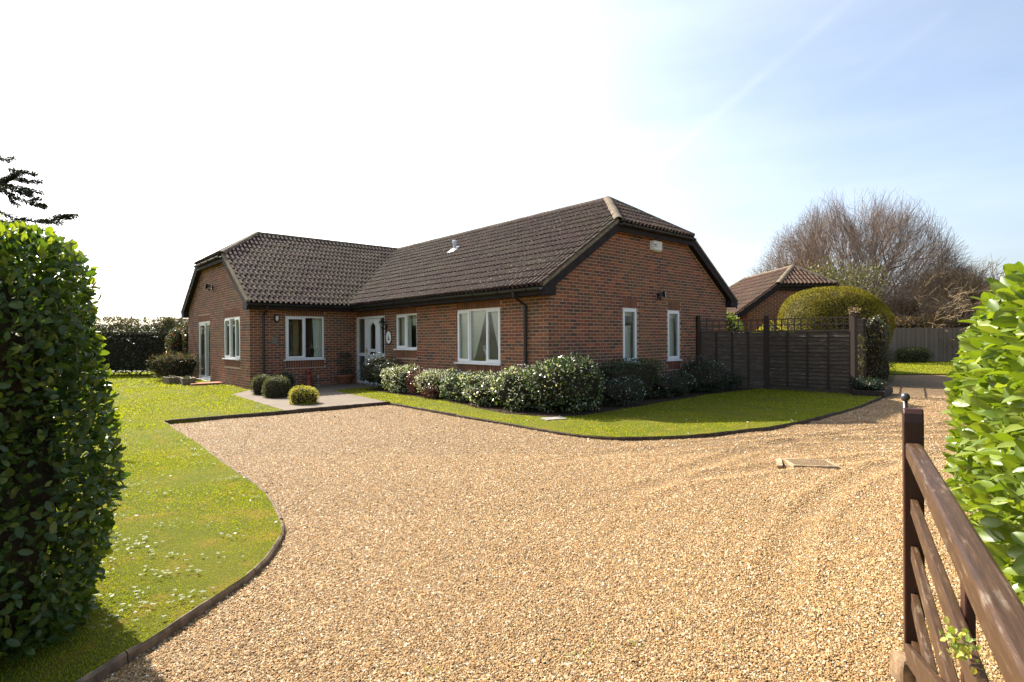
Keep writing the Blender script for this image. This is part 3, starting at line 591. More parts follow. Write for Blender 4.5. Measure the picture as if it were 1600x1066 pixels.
def wall_body(wl_):
    """mortar-faced wall leaf with real openings, plastered inside"""
    us = {0.0, wl_.L}
    for (a, b_, _, _) in wl_.open: us |= {a, b_}
    for k in range(1, 40):
        us.add(wl_.L * k / 40)
    us = sorted(us); mb = MB(); T = 0.25
    for a, b_ in zip(us, us[1:]):
        mid = (a + b_) / 2; cuts = sorted((o[2], o[3]) for o in wl_.open if o[0] <= mid <= o[1]); z = -0.1; spans = []
        for c0, c1 in cuts:
            if c0 > z: spans.append((z, c0))
            z = c1
        spans.append((z, None))
        for z0, z1 in spans:
            za, zb = (wl_.top(a), wl_.top(b_)) if z1 is None else (z1, z1)
            mb.poly([wl_.P(a, z0), wl_.P(b_, z0), wl_.P(b_, zb), wl_.P(a, za)]); mb.poly([wl_.P(b_, z0, -T), wl_.P(a, z0, -T), wl_.P(a, za, -T), wl_.P(b_, zb, -T)], 1)
    for (a, b_, z0, z1) in wl_.open:
        mb.poly([wl_.P(a, z0), wl_.P(a, z1), wl_.P(a, z1, -T), wl_.P(a, z0, -T)]); mb.poly([wl_.P(b_, z0, -T), wl_.P(b_, z1, -T), wl_.P(b_, z1), wl_.P(b_, z0)])
        mb.poly([wl_.P(a, z1), wl_.P(b_, z1), wl_.P(b_, z1, -T), wl_.P(a, z1, -T)]); mb.poly([wl_.P(a, z0, -T), wl_.P(b_, z0, -T), wl_.P(b_, z0), wl_.P(a, z0)])
    return mb.obj('wall', ['mortar', 'plaster'], house)
def lay(wl_, phase, pool, stuff):
    r = 0
    while r * 0.075 < 4.2:
        z0 = 0.002 + r * 0.075; z1 = z0 + 0.0605; zm = (z0 + z1) / 2; off = 0.1125 if (r + phase) % 2 else 0.0; u = -off
        while u < wl_.L:
            a, b_ = max(u, 0), min(u + 0.208, wl_.L); segs = [(a, b_)] if b_ - a > 0.03 else []
            for (o0, o1, oz0, oz1) in [(o[0] - (0 if o in wl_.open else 0.005), o[1] + (0 if o in wl_.open else 0.005), o[2], o[3]) for o in wl_.open + wl_.sold]:
                if oz0 - 0.02 < zm < oz1 + 0.02: segs = [s_ for (x, y) in segs for s_ in ((x, min(y, o0)), (max(x, o1), y)) if s_[1] - s_[0] > 0.03]
            for (x, y) in segs:
                if min(wl_.top(x), wl_.top(y)) < z1 - 0.03: continue
                j = rnd.uniform(0.002, 0.0055); pool.append((wl_, x, y, z0, z1, j, abs(y - x - 0.208) < 0.002))
            u += 0.225
        r += 1
    for (a, b_, z0, z1) in wl_.sold:
        n = max(1, round((b_ - a) / 0.0745)); st = (b_ - a) / n
        for k in range(n): 
            if z1 <= wl_.top(a) + 0.2: pool.append((wl_, a + k * st + 0.006, a + (k + 1) * st - 0.006, z0, z1, rnd.uniform(0.002, 0.0055), 's'))
pool = []; bodies = {}
for wl_, ph in ((W_g, 0), (W_f, 1), (W_wf, 0), (W_ws, 1), (W_r, 1), (W_b, 0)): bodies[wl_] = wall_body(wl_); lay(wl_, ph, pool, None)
score = []
for i, (wl_, x, y, z0, z1, j, full) in enumerate(pool):
    p = H(*wl_.P((x + y) / 2, (z0 + z1) / 2)); nrm = (HM.to_3x3() @ wl_.n); view = -(p - Vector((0, 0, CAM_H))); d = view.length; fc_ = nrm.dot(view) / d
    px, py, dd = project(np.array(p)); ok = full is True and fc_ > 0.1 and 0.95 < z0 and 0 < px < 1600
    if wl_ is W_f and z0 > 2.28: ok = False
    score.append(fc_ / d ** 2 if ok else 0)
chosen = set(np.argsort(-np.array(score))[:300].tolist())
bm_cache = {}
for i, (wl_, x, y, z0, z1, j, full) in enumerate(pool):
    if i in chosen:
        if wl_ not in bm_cache:
            mb = MB(); c0 = wl_.P(0, 0); q = MB(); wl_.box(q, 0, 0.208, 0, 0.0605, -0.03, 0.0, skip=(4,)); q.v = [tuple(Vector(v) - c0) for v in q.v]; bm_cache[wl_] = q.mesh('brick', ['brick_mixed'])
        link('brick', bm_cache[wl_], bodies[wl_], wl_.P(x, z0, j))
    else:
        wl_.box(STUFF_S if full == 's' else STUFF_B, x, y, z0, z1, -0.03, j, skip=(4,))
STUFF_B.obj('bricks', 'brick_mixed', house, kind='stuff'); STUFF_S.obj('soldier_bricks', 'brick_red', house, kind='stuff')
# inside: floor, ceiling and partitions, so that the windows look into rooms
mb = MB(); mb.poly([(0.2, 0.2, 0.05), (GW - .2, 0.2, 0.05), (GW - .2, FL + WW - .2, 0.05), (0.2, FL + WW - .2, 0.05)]); mb.poly([(-WP + .2, FL + .2, 0.05), (0.2, FL + .2, 0.05), (0.2, FL + WW - .2, 0.05), (-WP + .2, FL + WW - .2, 0.05)]); mb.obj('room_floor', 'soil', house)
mb = MB(); mb.poly([(0.2, 0.2, 2.38), (0.2, FL + WW - .2, 2.38), (GW - .2, FL + WW - .2, 2.38), (GW - .2, 0.2, 2.38)]); mb.poly([(-WP + .2, FL + .2, 2.38), (-WP + .2, FL + WW - .2, 2.38), (0.2, FL + WW - .2, 2.38), (0.2, FL + .2, 2.38)]); mb.obj('ceiling', 'plaster', house)
mb = MB(); mb.box(3.7, 3.8, 0.25, 15, 0.05, 2.38); mb.box(0.25, 3.69, 4.2, 4.3, 0.05, 2.38); mb.box(0.25, 3.69, 6.55, 6.65, 0.05, 2.38); mb.box(-3.0, 3.69, 12.9, 13.0, 0.05, 2.38); mb.box(3.81, 7.2, 3.9, 4.0, 0.05, 2.38); mb.box(-0.02, 0.06, 8.85, 12.85, 0.05, 2.38); mb.obj('inner_wall', 'plaster', house)

# ---- windows and doors
def ring(wl_, mb, u0, u1, z0, z1, t, o0, o1, tb=None):
    tb = tb or t
    wl_.box(mb, u0, u0 + t, z0, z1, o0, o1); wl_.box(mb, u1 - t, u1, z0, z1, o0, o1); wl_.box(mb, u0 + t, u1 - t, z0, z0 + tb, o0, o1 - 0.001); wl_.box(mb, u0 + t, u1 - t, z1 - t, z1, o0, o1 - 0.001)
def pane(wl_, u0, u1, z0, z1, out, parent):
    mb = MB(); wl_.box(mb, u0, u1, z0, z1, out - 0.006, out); return mb.obj('pane', 'window_glass', parent)
def window(wl_, u0, u1, z0, z1, splits, kinds, sill=True):
    """frame ring with mullions; opening lights carry a sash of their own"""
    fr_ = 0.05; mb = MB(); ring(wl_, mb, u0, u1, z0, z1, fr_, -0.085, -0.022)
    for s_ in splits: wl_.box(mb, s_ - 0.026, s_ + 0.026, z0 + fr_, z1 - fr_, -0.085, -0.024)
    wv = mb.obj('window', 'white_plastic', house)
    ed = [u0 + fr_] + [x for s_ in splits for x in (s_ - 0.026, s_ + 0.026)] + [u1 - fr_]
    for k, kd in enumerate(kinds):
        a, b_ = ed[2 * k], ed[2 * k + 1]
        if kd == 'sash':
            sb = MB(); ring(wl_, sb, a - 0.018, b_ + 0.018, z0 + fr_ - 0.018, z1 - fr_ + 0.018, 0.062, -0.06, -0.004); sb.obj('sash', 'white_plastic', wv)
            pane(wl_, a + 0.04, b_ - 0.04, z0 + fr_ + 0.04, z1 - fr_ - 0.04, -0.038, wv)
        else: pane(wl_, a - 0.004, b_ + 0.004, z0 + fr_ - 0.004, z1 - fr_ + 0.004, -0.05, wv)
    if sill:
        sb = MB(); wl_.box(sb, u0 - 0.06, u1 + 0.02, z0 - 0.032, z0 - 0.001, -0.10, 0.055); sb.obj('sill', 'white_plastic', wv)
    return wv
a, b_ = FL - 3.242, FL - 1.538
window(W_f, a, b_, 0.87, HEAD, [FL - 2.72, FL - 2.07], ['sash', 'fixed', 'sash'])
window(W_f, FL - 6.25, FL - 5.109, 1.18, HEAD, [FL - 5.68], ['sash', 'fixed'])
window(W_g, 2.514, 3.105, 0.87, HEAD, [], ['sash']); window(W_g, 4.413, 5.023, 0.87, HEAD, [], ['sash'])
window(W_wf, WP - 2.266, WP - 1.075, 0.87, HEAD, [WP - 1.68], ['sash', 'fixed'])
window(W_ws, WW - 2.63, WW - 0.92, 0.89, HEAD, [WW - 2.0, WW - 1.45], ['sash', 'fixed', 'sash'])
# sliding patio door in the wing
u0, u1 = WW - 6.03, WW - 4.36; mb = MB(); ring(W_ws, mb, u0, u1, 0.07, 2.14, 0.06, -0.10, -0.02); wv = mb.obj('patio_door', 'white_plastic', house)
for (p, q, o) in ((u0 + 0.05, u0 + 0.88, -0.035), (u0 + 0.80, u1 - 0.05, -0.072)):
    sb = MB(); ring(W_ws, sb, p, q, 0.13, 2.08, 0.075, o - 0.03, o); sb.obj('sash', 'white_plastic', wv); pane(W_ws, p + 0.06, q - 0.06, 0.19, 2.02, o - 0.012, wv)
sb = MB(); W_ws.box(sb, u1 - 0.10, u1 - 0.075, 0.95, 1.25, -0.07, -0.02); sb.obj('handle', 'white_plastic', wv)
sb = MB(); W_ws.box(sb, u0 - 0.05, u1 + 0.05, 0.02, 0.068, -0.1, 0.09); sb.obj('sill', 'white_plastic', wv)
# front door with side lights
D0, D1 = 0.03, FL - 6.909; mb = MB(); ring(W_f, mb, D0, D1, 0.06, HEAD, 0.06, -0.10, -0.02)
for s_ in (0.585, 1.525): W_f.box(mb, s_ - 0.03, s_ + 0.03, 0.12, HEAD - 0.06, -0.10, -0.022)
W_f.box(mb, D0 + 0.06, 0.555, 0.93, 1.03, -0.10, -0.024); W_f.box(mb, 1.555, D1 - 0.06, 0.93, 1.03, -0.10, -0.024)
fd = mb.obj('front_door', 'white_plastic', house)
for (p, q) in ((D0 + 0.055, 0.56), (1.55, D1 - 0.055)):
    for (z0, z1) in ((0.115, 0.935), (1.025, HEAD - 0.055)): pane(W_f, p, q, z0, z1, -0.06, fd)
sb = MB(); d0, d1 = 0.62, 1.49; gx0, gx1, gz0, gz1 = d0 + 0.27, d1 - 0.22, 1.16, 1.86
W_f.box(sb, d0, gx0, 0.10, 2.11, -0.075, -0.03); W_f.box(sb, gx1, d1, 0.10, 2.11, -0.075, -0.03); W_f.box(sb, gx0, gx1, 0.10, gz0, -0.075, -0.031)
nA = 10
for k in range(nA):                          # arched head over the glass
    xa, xb = gx0 + (gx1 - gx0) * k / nA, gx0 + (gx1 - gx0) * (k + 1) / nA; zz = gz1 + 0.12 * math.sin(math.pi * (k + 0.5) / nA); W_f.box(sb, xa, xb, zz, 2.11, -0.075, -0.031)
ring(W_f, sb, gx0 - 0.035, gx1 + 0.035, gz0 - 0.035, gz1 + 0.16, 0.03, -0.033, -0.018)
ring(W_f, sb, gx0 - 0.05, gx1 + 0.05, 0.22, 0.86, 0.035, -0.033, -0.018)
sb.obj('door_leaf', 'white_plastic', fd)
pane(W_f, gx0 - 0.004, gx1 + 0.004, gz0 - 0.004, gz1 + 0.13, -0.055, fd)
sb = MB(); W_f.box(sb, gx0 + 0.03, gx1 - 0.02, 1.0, 1.07, -0.03, -0.020); sb.obj('letter_box', 'dark_board', fd)
sb = MB(); W_f.box(sb, d0 + 0.035, d0 + 0.075, 0.98, 1.2, -0.03, -0.018); W_f.box(sb, d0 + 0.045, d0 + 0.165, 1.10, 1.122, -0.017, 0.01); sb.obj('handle', 'stained_plastic', fd)
sb = MB(); W_f.box(sb, 0.05, D1 + 0.02, 0.02, 0.058, -0.1, 0.10); sb.obj('threshold', 'concrete_slab', fd)

# ---- roof
class Plane:
    def __init__(s, O, A, U, poly): s.O, s.A, s.U = Vector(O), Vector(A).normalized(), Vector(U).normalized(); s.N = s.A.cross(s.U).normalized(); s.poly = poly; assert s.N.z > 0
    def at(s, a, b_, n=0.0): return s.O + s.A * a + s.U * b_ + s.N * n
def clip(face, poly):
    """Sutherland-Hodgman of (a,b,n) points against a convex anticlockwise polygon in (a,b)"""
    for i in range(len(poly)):
        (x0, y0), (x1, y1) = poly[i], poly[(i + 1) % len(poly)]; ex, ey = x1 - x0, y1 - y0; out = []
        for k in range(len(face)):
            p, q = face[k], face[(k + 1) % len(face)]; dp = ex * (p[1] - y0) - ey * (p[0] - x0); dq = ex * (q[1] - y0) - ey * (q[0] - x0)
            if dp >= 0: out.append(p)
            if (dp >= 0) != (dq >= 0): t = dp / (dp - dq); out.append(tuple(p[j] + (q[j] - p[j]) * t for j in range(3)))
        face = out
        if len(face) < 3: return []
    return face
def tile_profile(cw, rolls, per):
    shape = ((0.0, 0.0), (0.38, 0.0), (0.44, 0.046), (0.56, 0.066), (0.82, 0.066), (0.94, 0.046)); pts = []
    for r in range(rolls): pts += [((r + t) * cw / rolls, h) for t, h in shape]
    pts.append((cw, 0.0)); return pts
PROF = tile_profile(0.30, 2, 6); GAUGE = 0.325
def tile_faces(a0, b0, prof, cw, dn=0.0):
    f = []; lo, hi = b0, b0 + GAUGE + 0.05
    for (p, q) in zip(prof, prof[1:]):
        f.append([(a0 + p[0], lo, p[1] + 0.046 + dn), (a0 + q[0], lo, q[1] + 0.046 + dn), (a0 + q[0], hi, q[1] + 0.022 + dn), (a0 + p[0], hi, p[1] + 0.022 + dn)])
        f.append([(a0 + p[0], lo, p[1] + 0.022 + dn), (a0 + q[0], lo, q[1] + 0.022 + dn), (a0 + q[0], lo, q[1] + 0.046 + dn), (a0 + p[0], lo, p[1] + 0.046 + dn)])
    return f
SLOPES = []
def slope(pl, parent, want, stuff, mat='roof_concrete_tile', world=H, prof=PROF, cw=0.30):
    mb = MB(); top = [pl.at(a, b_, 0.012) for a, b_ in pl.poly]; bot = [pl.at(a, b_, -0.03) for a, b_ in pl.poly]; mb.poly(top); mb.poly(bot[::-1])
    for k in range(len(top)): j = (k + 1) % len(top); mb.poly([bot[k], bot[j], top[j], top[k]])
    deck = mb.obj('roof', 'dark_felt', parent)
    A0 = min(p[0] for p in pl.poly); A1 = max(p[0] for p in pl.poly); B1 = max(p[1] for p in pl.poly); nb = int(B1 / GAUGE) + 1
    for r in range(nb):
        for c in range(int((A1 - A0) / cw) + 1):
            a0, b0 = A0 + c * cw, -0.03 + r * GAUGE; corners = [(a0, b0), (a0 + cw, b0), (a0 + cw, b0 + GAUGE), (a0, b0 + GAUGE)]
            full = all((x1 - x0) * (y - y0) - (y1 - y0) * (x - x0) >= -0.06 * math.hypot(x1 - x0, y1 - y0) * (1 if y0 == y1 == 0 else 0) - 1e-6 for (x, y) in corners for (x0, y0), (x1, y1) in zip(pl.poly, pl.poly[1:] + pl.poly[:1]))
            SLOPES.append((pl, deck, a0, b0, full, want, stuff, mat, world, prof, cw))
RUN = GW / 2 + OV; SL = math.hypot(RUN, RUN * SLOPE); k_ = SL / RUN     # slope length
VG = 0.18                                    # verge overhang
HIPX = (HIP_EZ - EAVE_Z) / SLOPE             # horizontal run from eave to the half-hip eave
HIPRUN = (RIDGE_Z - HIP_EZ) / SLOPE          # depth of the half hip
yr = FL + WW / 2                             # wing ridge line
us = 1 / k_; uz = SLOPE / k_
# front slope of the main wing: eave x=-OV, a runs towards the gable (-y)
pm = Plane((-OV, FL - OV, EAVE_Z), (0, -1, 0), (us, 0, uz), None); La = FL - OV + VG
pm.poly = [(0, 0), (La, 0), (La, HIPX * k_), (La - HIPRUN, SL), (-(yr - FL + OV), SL)]
# back slope of the main wing, up to the outer hip of the L
pb = Plane((GW + OV, -VG, EAVE_Z), (0, 1, 0), (-us, 0, uz), [(0, 0), (FL + WW + OV + VG, 0), (yr + VG, SL), (HIPRUN, SL), (0, HIPX * k_)])
# front slope of the wing (faces the drive), a runs towards the house (+x)
pw = Plane((-WP - VG, FL - OV, EAVE_Z), (1, 0, 0), (0, us, uz), [(0, 0), (WP + VG - OV, 0), (WP + VG + GW / 2, SL), (HIPRUN, SL), (0, HIPX * k_)])
pwb = Plane((GW + OV, FL + WW + OV, EAVE_Z), (-1, 0, 0), (0, -us, uz), [(0, 0), (GW + OV + WP + VG, 0), (GW + OV + WP + VG, HIPX * k_), (GW + OV + WP + VG - HIPRUN, SL), (GW / 2 + OV, SL)])
hl = (RUN - HIPX)
ph = Plane((GW / 2 - hl, -VG, HIP_EZ), (1, 0, 0), (0, us, uz), [(0, 0), (2 * hl, 0), (hl, HIPRUN * k_)])
pwh = Plane((-WP - VG, yr + hl, HIP_EZ), (0, -1, 0), (us, 0, uz), [(0, 0), (2 * hl, 0), (hl, HIPRUN * k_)])
for pl, want in ((pm, 1), (pb, 0), (pw, 1), (pwb, 0), (ph, 1), (pwh, 0)): slope(pl, house, want, STUFF_T)
def finish_tiles():
    sc_ = []
    for (pl, deck, a0, b0, full, want, *_r) in SLOPES:
        p = H(*pl.at(a0 + 0.15, b0 + 0.16, 0.03)); v = Vector((0, 0, CAM_H)) - p; sc_.append((HM.to_3x3() @ pl.N).dot(v) / v.length ** 3 if (full and want) else 0)
    top = set(i for i in np.argsort(-np.array(sc_))[:300].tolist() if sc_[i] > 0); cache = {}
    for i, (pl, deck, a0, b0, full, want, stuff, mat, world, prof, cw) in enumerate(SLOPES):
        dn = rnd.uniform(-0.004, 0.006)
        if i in top:
            if pl not in cache:
                mb = MB(); [mb.poly([pl.at(*q) - pl.O for q in f]) for f in tile_faces(0, 0, prof, cw)]; cache[pl] = mb.mesh('roof_tile', [mat])
            link('roof_tile', cache[pl], deck, pl.at(a0, b0, dn))
        else:
            i0 = len(stuff.v)
            for f in tile_faces(a0, b0, prof, cw, dn):
                if not full: f = clip(f, [(x, y - (0.05 if y == 0 else 0)) for x, y in pl.poly])
                if f: stuff.poly([pl.at(*q) for q in f])
finish_tiles()
# the joined tiles share vertices tile by tile only for colour: weld them so that each tile is one piece
def weld(mb, tol=1e4):
    seen = {}; new = []; remap = []
    for v in mb.v:
        k = (round(v[0] * tol), round(v[1] * tol), round(v[2] * tol))
        if k not in seen: seen[k] = len(new); new.append(v)
        remap.append(seen[k])
    mb.v = new; mb.f = [tuple(dict.fromkeys(remap[i] for i in f)) for f in mb.f]; keep = [i for i, f in enumerate(mb.f) if len(f) > 2]; mb.f = [mb.f[i] for i in keep]; mb.m = [mb.m[i] for i in keep]
weld(STUFF_T); STUFF_T.obj('roof_tiles', 'roof_concrete_tile', house, kind='stuff')
# ridge and hip tiles
def ridge_mesh(L, R, n=8):
    mb = MB(); rings = []
    for x, r_ in ((0, R), (L - 0.0, R * 0.985)):
        for rr in (r_, r_ - 0.018):
            i = len(mb.v); mb.v += [(x, math.cos(math.pi * k / n) * rr, math.sin(math.pi * k / n) * rr * 0.85) for k in range(n + 1)]; rings.append(i)
    for k in range(n):
        mb.f.append((rings[0] + k, rings[2] + k, rings[2] + k + 1, rings[0] + k + 1)); mb.f.append((rings[1] + k, rings[1] + k + 1, rings[3] + k + 1, rings[3] + k)); mb.f.append((rings[0] + k, rings[0] + k + 1, rings[1] + k + 1, rings[1] + k)); mb.f.append((rings[2] + k, rings[3] + k, rings[3] + k + 1, rings[2] + k + 1)); mb.m += [0] * 4
    for q in (0, n): mb.f.append((rings[0] + q, rings[1] + q, rings[3] + q, rings[2] + q)); mb.m.append(0)
    return mb
RM = ridge_mesh(0.432, 0.12).mesh('ridge_tile', ['ridge_concrete'], False)
def ridge_line(p, q, parent, me=RM, step=0.43, lift=0.0, name='ridge_tile'):
    p, q = Vector(p), Vector(q); d = (q - p).normalized(); s_ = d.cross(Vector((0, 0, 1))).normalized() * -1; u = d.cross(s_); 
    if u.z < 0: u = -u; s_ = -s_
    n = max(1, int((q - p).length / step))
    st = (q - p).length / n
    for k in range(n):
        o = link(name, me, parent); c = p + d * (k * st) + u * (lift + rnd.uniform(-0.002, 0.002)); M = Matrix((d.to_tuple() + (0,), s_.to_tuple() + (0,), u.to_tuple() + (0,), (0, 0, 0, 1))).transposed(); M.translation = c
        M = M @ Matrix.Diagonal((st / 0.43, 1, 1, 1)); o.matrix_local = M
apexM = (GW / 2, -VG + HIPRUN, RIDGE_Z); corner = (GW / 2, yr, RIDGE_Z); apexW = (-WP - VG + HIPRUN, yr, RIDGE_Z)
ridge_line(apexM, corner, house, lift=0.0); ridge_line(corner, apexW, house, lift=0.0)
ridge_line((GW / 2 - hl, -VG, HIP_EZ), apexM, house, lift=0.02); ridge_line((GW / 2 + hl, -VG, HIP_EZ), apexM, house, lift=0.02)
ridge_line((-WP - VG, yr - hl, HIP_EZ), apexW, house, lift=0.02); ridge_line((-WP - VG, yr + hl, HIP_EZ), apexW, house, lift=0.02)
ridge_line((GW + OV, FL + WW + OV, EAVE_Z), corner, house, lift=0.02)
# lead valley
mb = MB(); v0, v1 = Vector((-OV, FL - OV, EAVE_Z + 0.02)), Vector((GW / 2, yr, RIDGE_Z + 0.02)); mb.poly([v0 + Vector((0.10, 0, .075)), v1 + Vector((.10, 0, .075)), v1, v0]); mb.poly([v0, v1, v1 + Vector((0, .10, .075)), v0 + Vector((0, .10, .075))]); mb.obj('valley', 'dark_felt', house)
# verges: barge boards, mortar bedding, soffits, fascias, boxed eave ends
def verge(axis, at_, sgn, lo, hi, parent):
    """axis 'x' or 'y' = direction across the gable; at_ = gable plane; lo/hi = (coordinate, z) of eave and half-hip ends"""
    out = at_ + sgn * VG
    def V(c, z, o): return Vector((c, o, z)) if axis == 'x' else Vector((o, c, z))
    dd = Vector((hi[0] - lo[0], hi[1] - lo[1])); 
    mb = MB(); e0, e1 = out - sgn * 0.005, out - sgn * 0.032
    q = [V(lo[0], lo[1] - 0.215, e0), V(hi[0], hi[1] - 0.215, e0), V(hi[0], hi[1] - 0.215, e1), V(lo[0], lo[1] - 0.215, e1), V(lo[0], lo[1] - 0.005, e0), V(hi[0], hi[1] - 0.005, e0), V(hi[0], hi[1] - 0.005, e1), V(lo[0], lo[1] - 0.005, e1)]
    mb.hexa(q); mb.obj('bargeboard', 'dark_board', parent)
    mb = MB(); q = [V(lo[0], lo[1] + z, o) for z, o in ((0.0, out + sgn * 0.012), (0.0, out - sgn * 0.12))] ; 
    mb.hexa([V(lo[0], lo[1] - 0.003, out + sgn * .012), V(hi[0], hi[1] - 0.003, out + sgn * .012), V(hi[0], hi[1] - 0.003, out - sgn * .10), V(lo[0], lo[1] - 0.003, out - sgn * .10), V(lo[0], lo[1] + 0.066, out + sgn * .006), V(hi[0], hi[1] + 0.066, out + sgn * .006), V(hi[0], hi[1] + 0.075, out - sgn * .10), V(lo[0], lo[1] + 0.075, out - sgn * .10)]); mb.obj('verge', 'verge_mortar', parent)
    mb = MB(); mb.hexa([V(lo[0], lo[1] - 0.17, e1), V(hi[0], hi[1] - 0.17, e1), V(hi[0], hi[1] - 0.17, at_ - sgn * 0.02), V(lo[0], lo[1] - 0.17, at_ - sgn * 0.02), V(lo[0], lo[1] - 0.15, e1), V(hi[0], hi[1] - 0.15, e1), V(hi[0], hi[1] - 0.15, at_ - sgn * 0.02), V(lo[0], lo[1] - 0.15, at_ - sgn * 0.02)]); mb.obj('soffit', 'dark_board', parent)
    # boxed end where the barge board meets the eave
    k = 1 if hi[0] > lo[0] else -1; mb = MB(); c0, c1 = lo[0], lo[0] + k * (OV + 0.05); zt = lo[1] + (hi[1] - lo[1]) / (hi[0] - lo[0]) * (c1 - lo[0])
    mb.hexa([V(c0, EAVE_Z - 0.17, out - sgn * .002), V(c1, EAVE_Z - 0.17, out - sgn * .002), V(c1, EAVE_Z - 0.17, at_ - sgn * .01), V(c0, EAVE_Z - 0.17, at_ - sgn * .01), V(c0, lo[1] - .006, out - sgn * .002), V(c1, zt - .2, out - sgn * .002), V(c1, zt - .2, at_ - sgn * .01), V(c0, lo[1] - .006, at_ - sgn * .01)]); mb.obj('eave_box', 'dark_board', parent)
def hip_eave(axis, at_, sgn, c0, c1, parent):
    out = at_ + sgn * VG
    def B(mb, ca, cb, oa, ob, za, zb):
        if axis == 'x': mb.box(min(ca, cb), max(ca, cb), min(oa, ob), max(oa, ob), za, zb)
        else: mb.box(min(oa, ob), max(oa, ob), min(ca, cb), max(ca, cb), za, zb)
    mb = MB(); B(mb, c0, c1, out - sgn * .006, out - sgn * .03, HIP_EZ - 0.21, HIP_EZ - 0.004); mb.obj('fascia', 'dark_board', parent)
    mb = MB(); B(mb, c0, c1, out - sgn * .031, at_ - sgn * .02, HIP_EZ - 0.17, HIP_EZ - 0.15); mb.obj('soffit', 'dark_board', parent)
    a, b_ = (Vector((c0, out + sgn * .055, HIP_EZ - .035)), Vector((c1, out + sgn * .055, HIP_EZ - .035))) if axis == 'x' else (Vector((out + sgn * .055, c0, HIP_EZ - .035)), Vector((out + sgn * .055, c1, HIP_EZ - .035)))
    gutter(a, b_, Vector((0, sgn, 0)) if axis == 'x' else Vector((sgn, 0, 0)), parent)
def gutter(a, b_, outv, parent, R=0.056):
    mb = MB(); n = 8; rings = []
    for p in (a, b_):
        for rr in (R, R - 0.006):
            i = len(mb.v); mb.v += [tuple(p + outv * (math.cos(math.pi * k / n) * rr) - Vector((0, 0, math.sin(math.pi * k / n) * rr))) for k in range(n + 1)]; rings.append(i)
    for k in range(n):
        mb.f.append((rings[0] + k, rings[0] + k + 1, rings[2] + k + 1, rings[2] + k)); mb.f.append((rings[1] + k + 1, rings[1] + k, rings[3] + k, rings[3] + k + 1)); mb.m += [0, 0]
        for e0, e1 in ((rings[0], rings[1]), (rings[3], rings[2])): mb.f.append((e0 + k + 1, e0 + k, e1 + k, e1 + k + 1)); mb.m.append(0)
    for q in (0, n): mb.f.append((rings[0] + q, rings[2] + q, rings[3] + q, rings[1] + q)); mb.m.append(0)
    L = (b_ - a).length; d = (b_ - a) / L
    for k in range(int(L / 0.9)):                # brackets
        c = a + d * (0.4 + k * 0.9); mb.tube([c + outv * (math.cos(t) * (R + .006)) - Vector((0, 0, math.sin(t) * (R + .006))) for t in [math.pi * j / 6 for j in range(7)]], 0.010, 4)
    mb.obj('gutter', 'black_plastic', parent)
xl, xr = GW / 2 - hl, GW / 2 + hl
verge('x', 0, -1, (-OV, EAVE_Z), (xl, HIP_EZ), house); verge('x', 0, -1, (GW + OV, EAVE_Z), (xr, HIP_EZ), house); hip_eave('x', 0, -1, xl, xr, house)
yl, yh = yr - hl, yr + hl
verge('y', -WP, -1, (FL - OV, EAVE_Z), (yl, HIP_EZ), house); verge('y', -WP, -1, (FL + WW + OV, EAVE_Z), (yh, HIP_EZ), house); hip_eave('y', -WP, -1, yl, yh, house)
def eave(x0, x1, y0, y1, outv, parent):
    """fascia and soffit along one eave: the box between the wall and the gutter"""
    mb = MB(); mb.box(min(x0, x1), max(x0, x1), min(y0, y1), max(y0, y1), EAVE_Z - 0.165, EAVE_Z - 0.145); mb.obj('soffit', 'dark_board', parent)
eave(-OV + .03, 0.02, 0.0, FL - OV, None, house); eave(-WP, -OV, FL - OV + .03, FL + .02, None, house); eave(GW - .02, GW + OV - .03, 0, FL + WW, None, house); eave(-WP, GW, FL + WW - .02, FL + WW + OV - .03, None, house)
mb = MB(); mb.box(-OV + .003, -OV + .028, -VG + .04, FL - OV, EAVE_Z - .165, EAVE_Z - .004); mb.obj('fascia', 'dark_board', house)
mb = MB(); mb.box(-WP - VG + .04, -OV + .028, FL - OV + .003, FL - OV + .028, EAVE_Z - .165, EAVE_Z - .004); mb.obj('fascia', 'dark_board', house)
mb = MB(); mb.box(GW + OV - .028, GW + OV - .003, -VG + .04, FL + WW + OV, EAVE_Z - .165, EAVE_Z - .004); mb.obj('fascia', 'dark_board', house)
gutter(Vector((-OV - .056, -VG + .01, EAVE_Z - .03)), Vector((-OV - .056, FL - OV - .06, EAVE_Z - .03)), Vector((-1, 0, 0)), house)
gutter(Vector((-WP - VG + .01, FL - OV - .056, EAVE_Z - .03)), Vector((-OV - .06, FL - OV - .056, EAVE_Z - .03)), Vector((0, -1, 0)), house)
gutter(Vector((GW + OV + .056, -VG, EAVE_Z - .03)), Vector((GW + OV + .056, FL + WW, EAVE_Z - .03)), Vector((1, 0, 0)), house)
def downpipe(gp, wp, z0, parent):
    mb = MB(); mb.tube([(*gp, EAVE_Z - .08), (*gp, EAVE_Z - .17), (wp[0], wp[1], EAVE_Z - .34), (wp[0], wp[1], z0 + .12), (wp[0] + (gp[0] - wp[0]) * .3, wp[1] + (gp[1] - wp[1]) * .3, z0)], 0.034, 10)
    for z in (2.05, 1.1, 0.3): mb.tube([(wp[0], wp[1], z), (wp[0], wp[1], z + .05)], 0.041, 10)
    mb.obj('downpipe', 'black_plastic', parent, smooth=False)
downpipe((-OV - .056, 0.66), (-0.05, 0.66), 0.06, house); downpipe((-WP + .37, FL - OV - .056), (-WP + .37, FL - .05), 0.06, house)
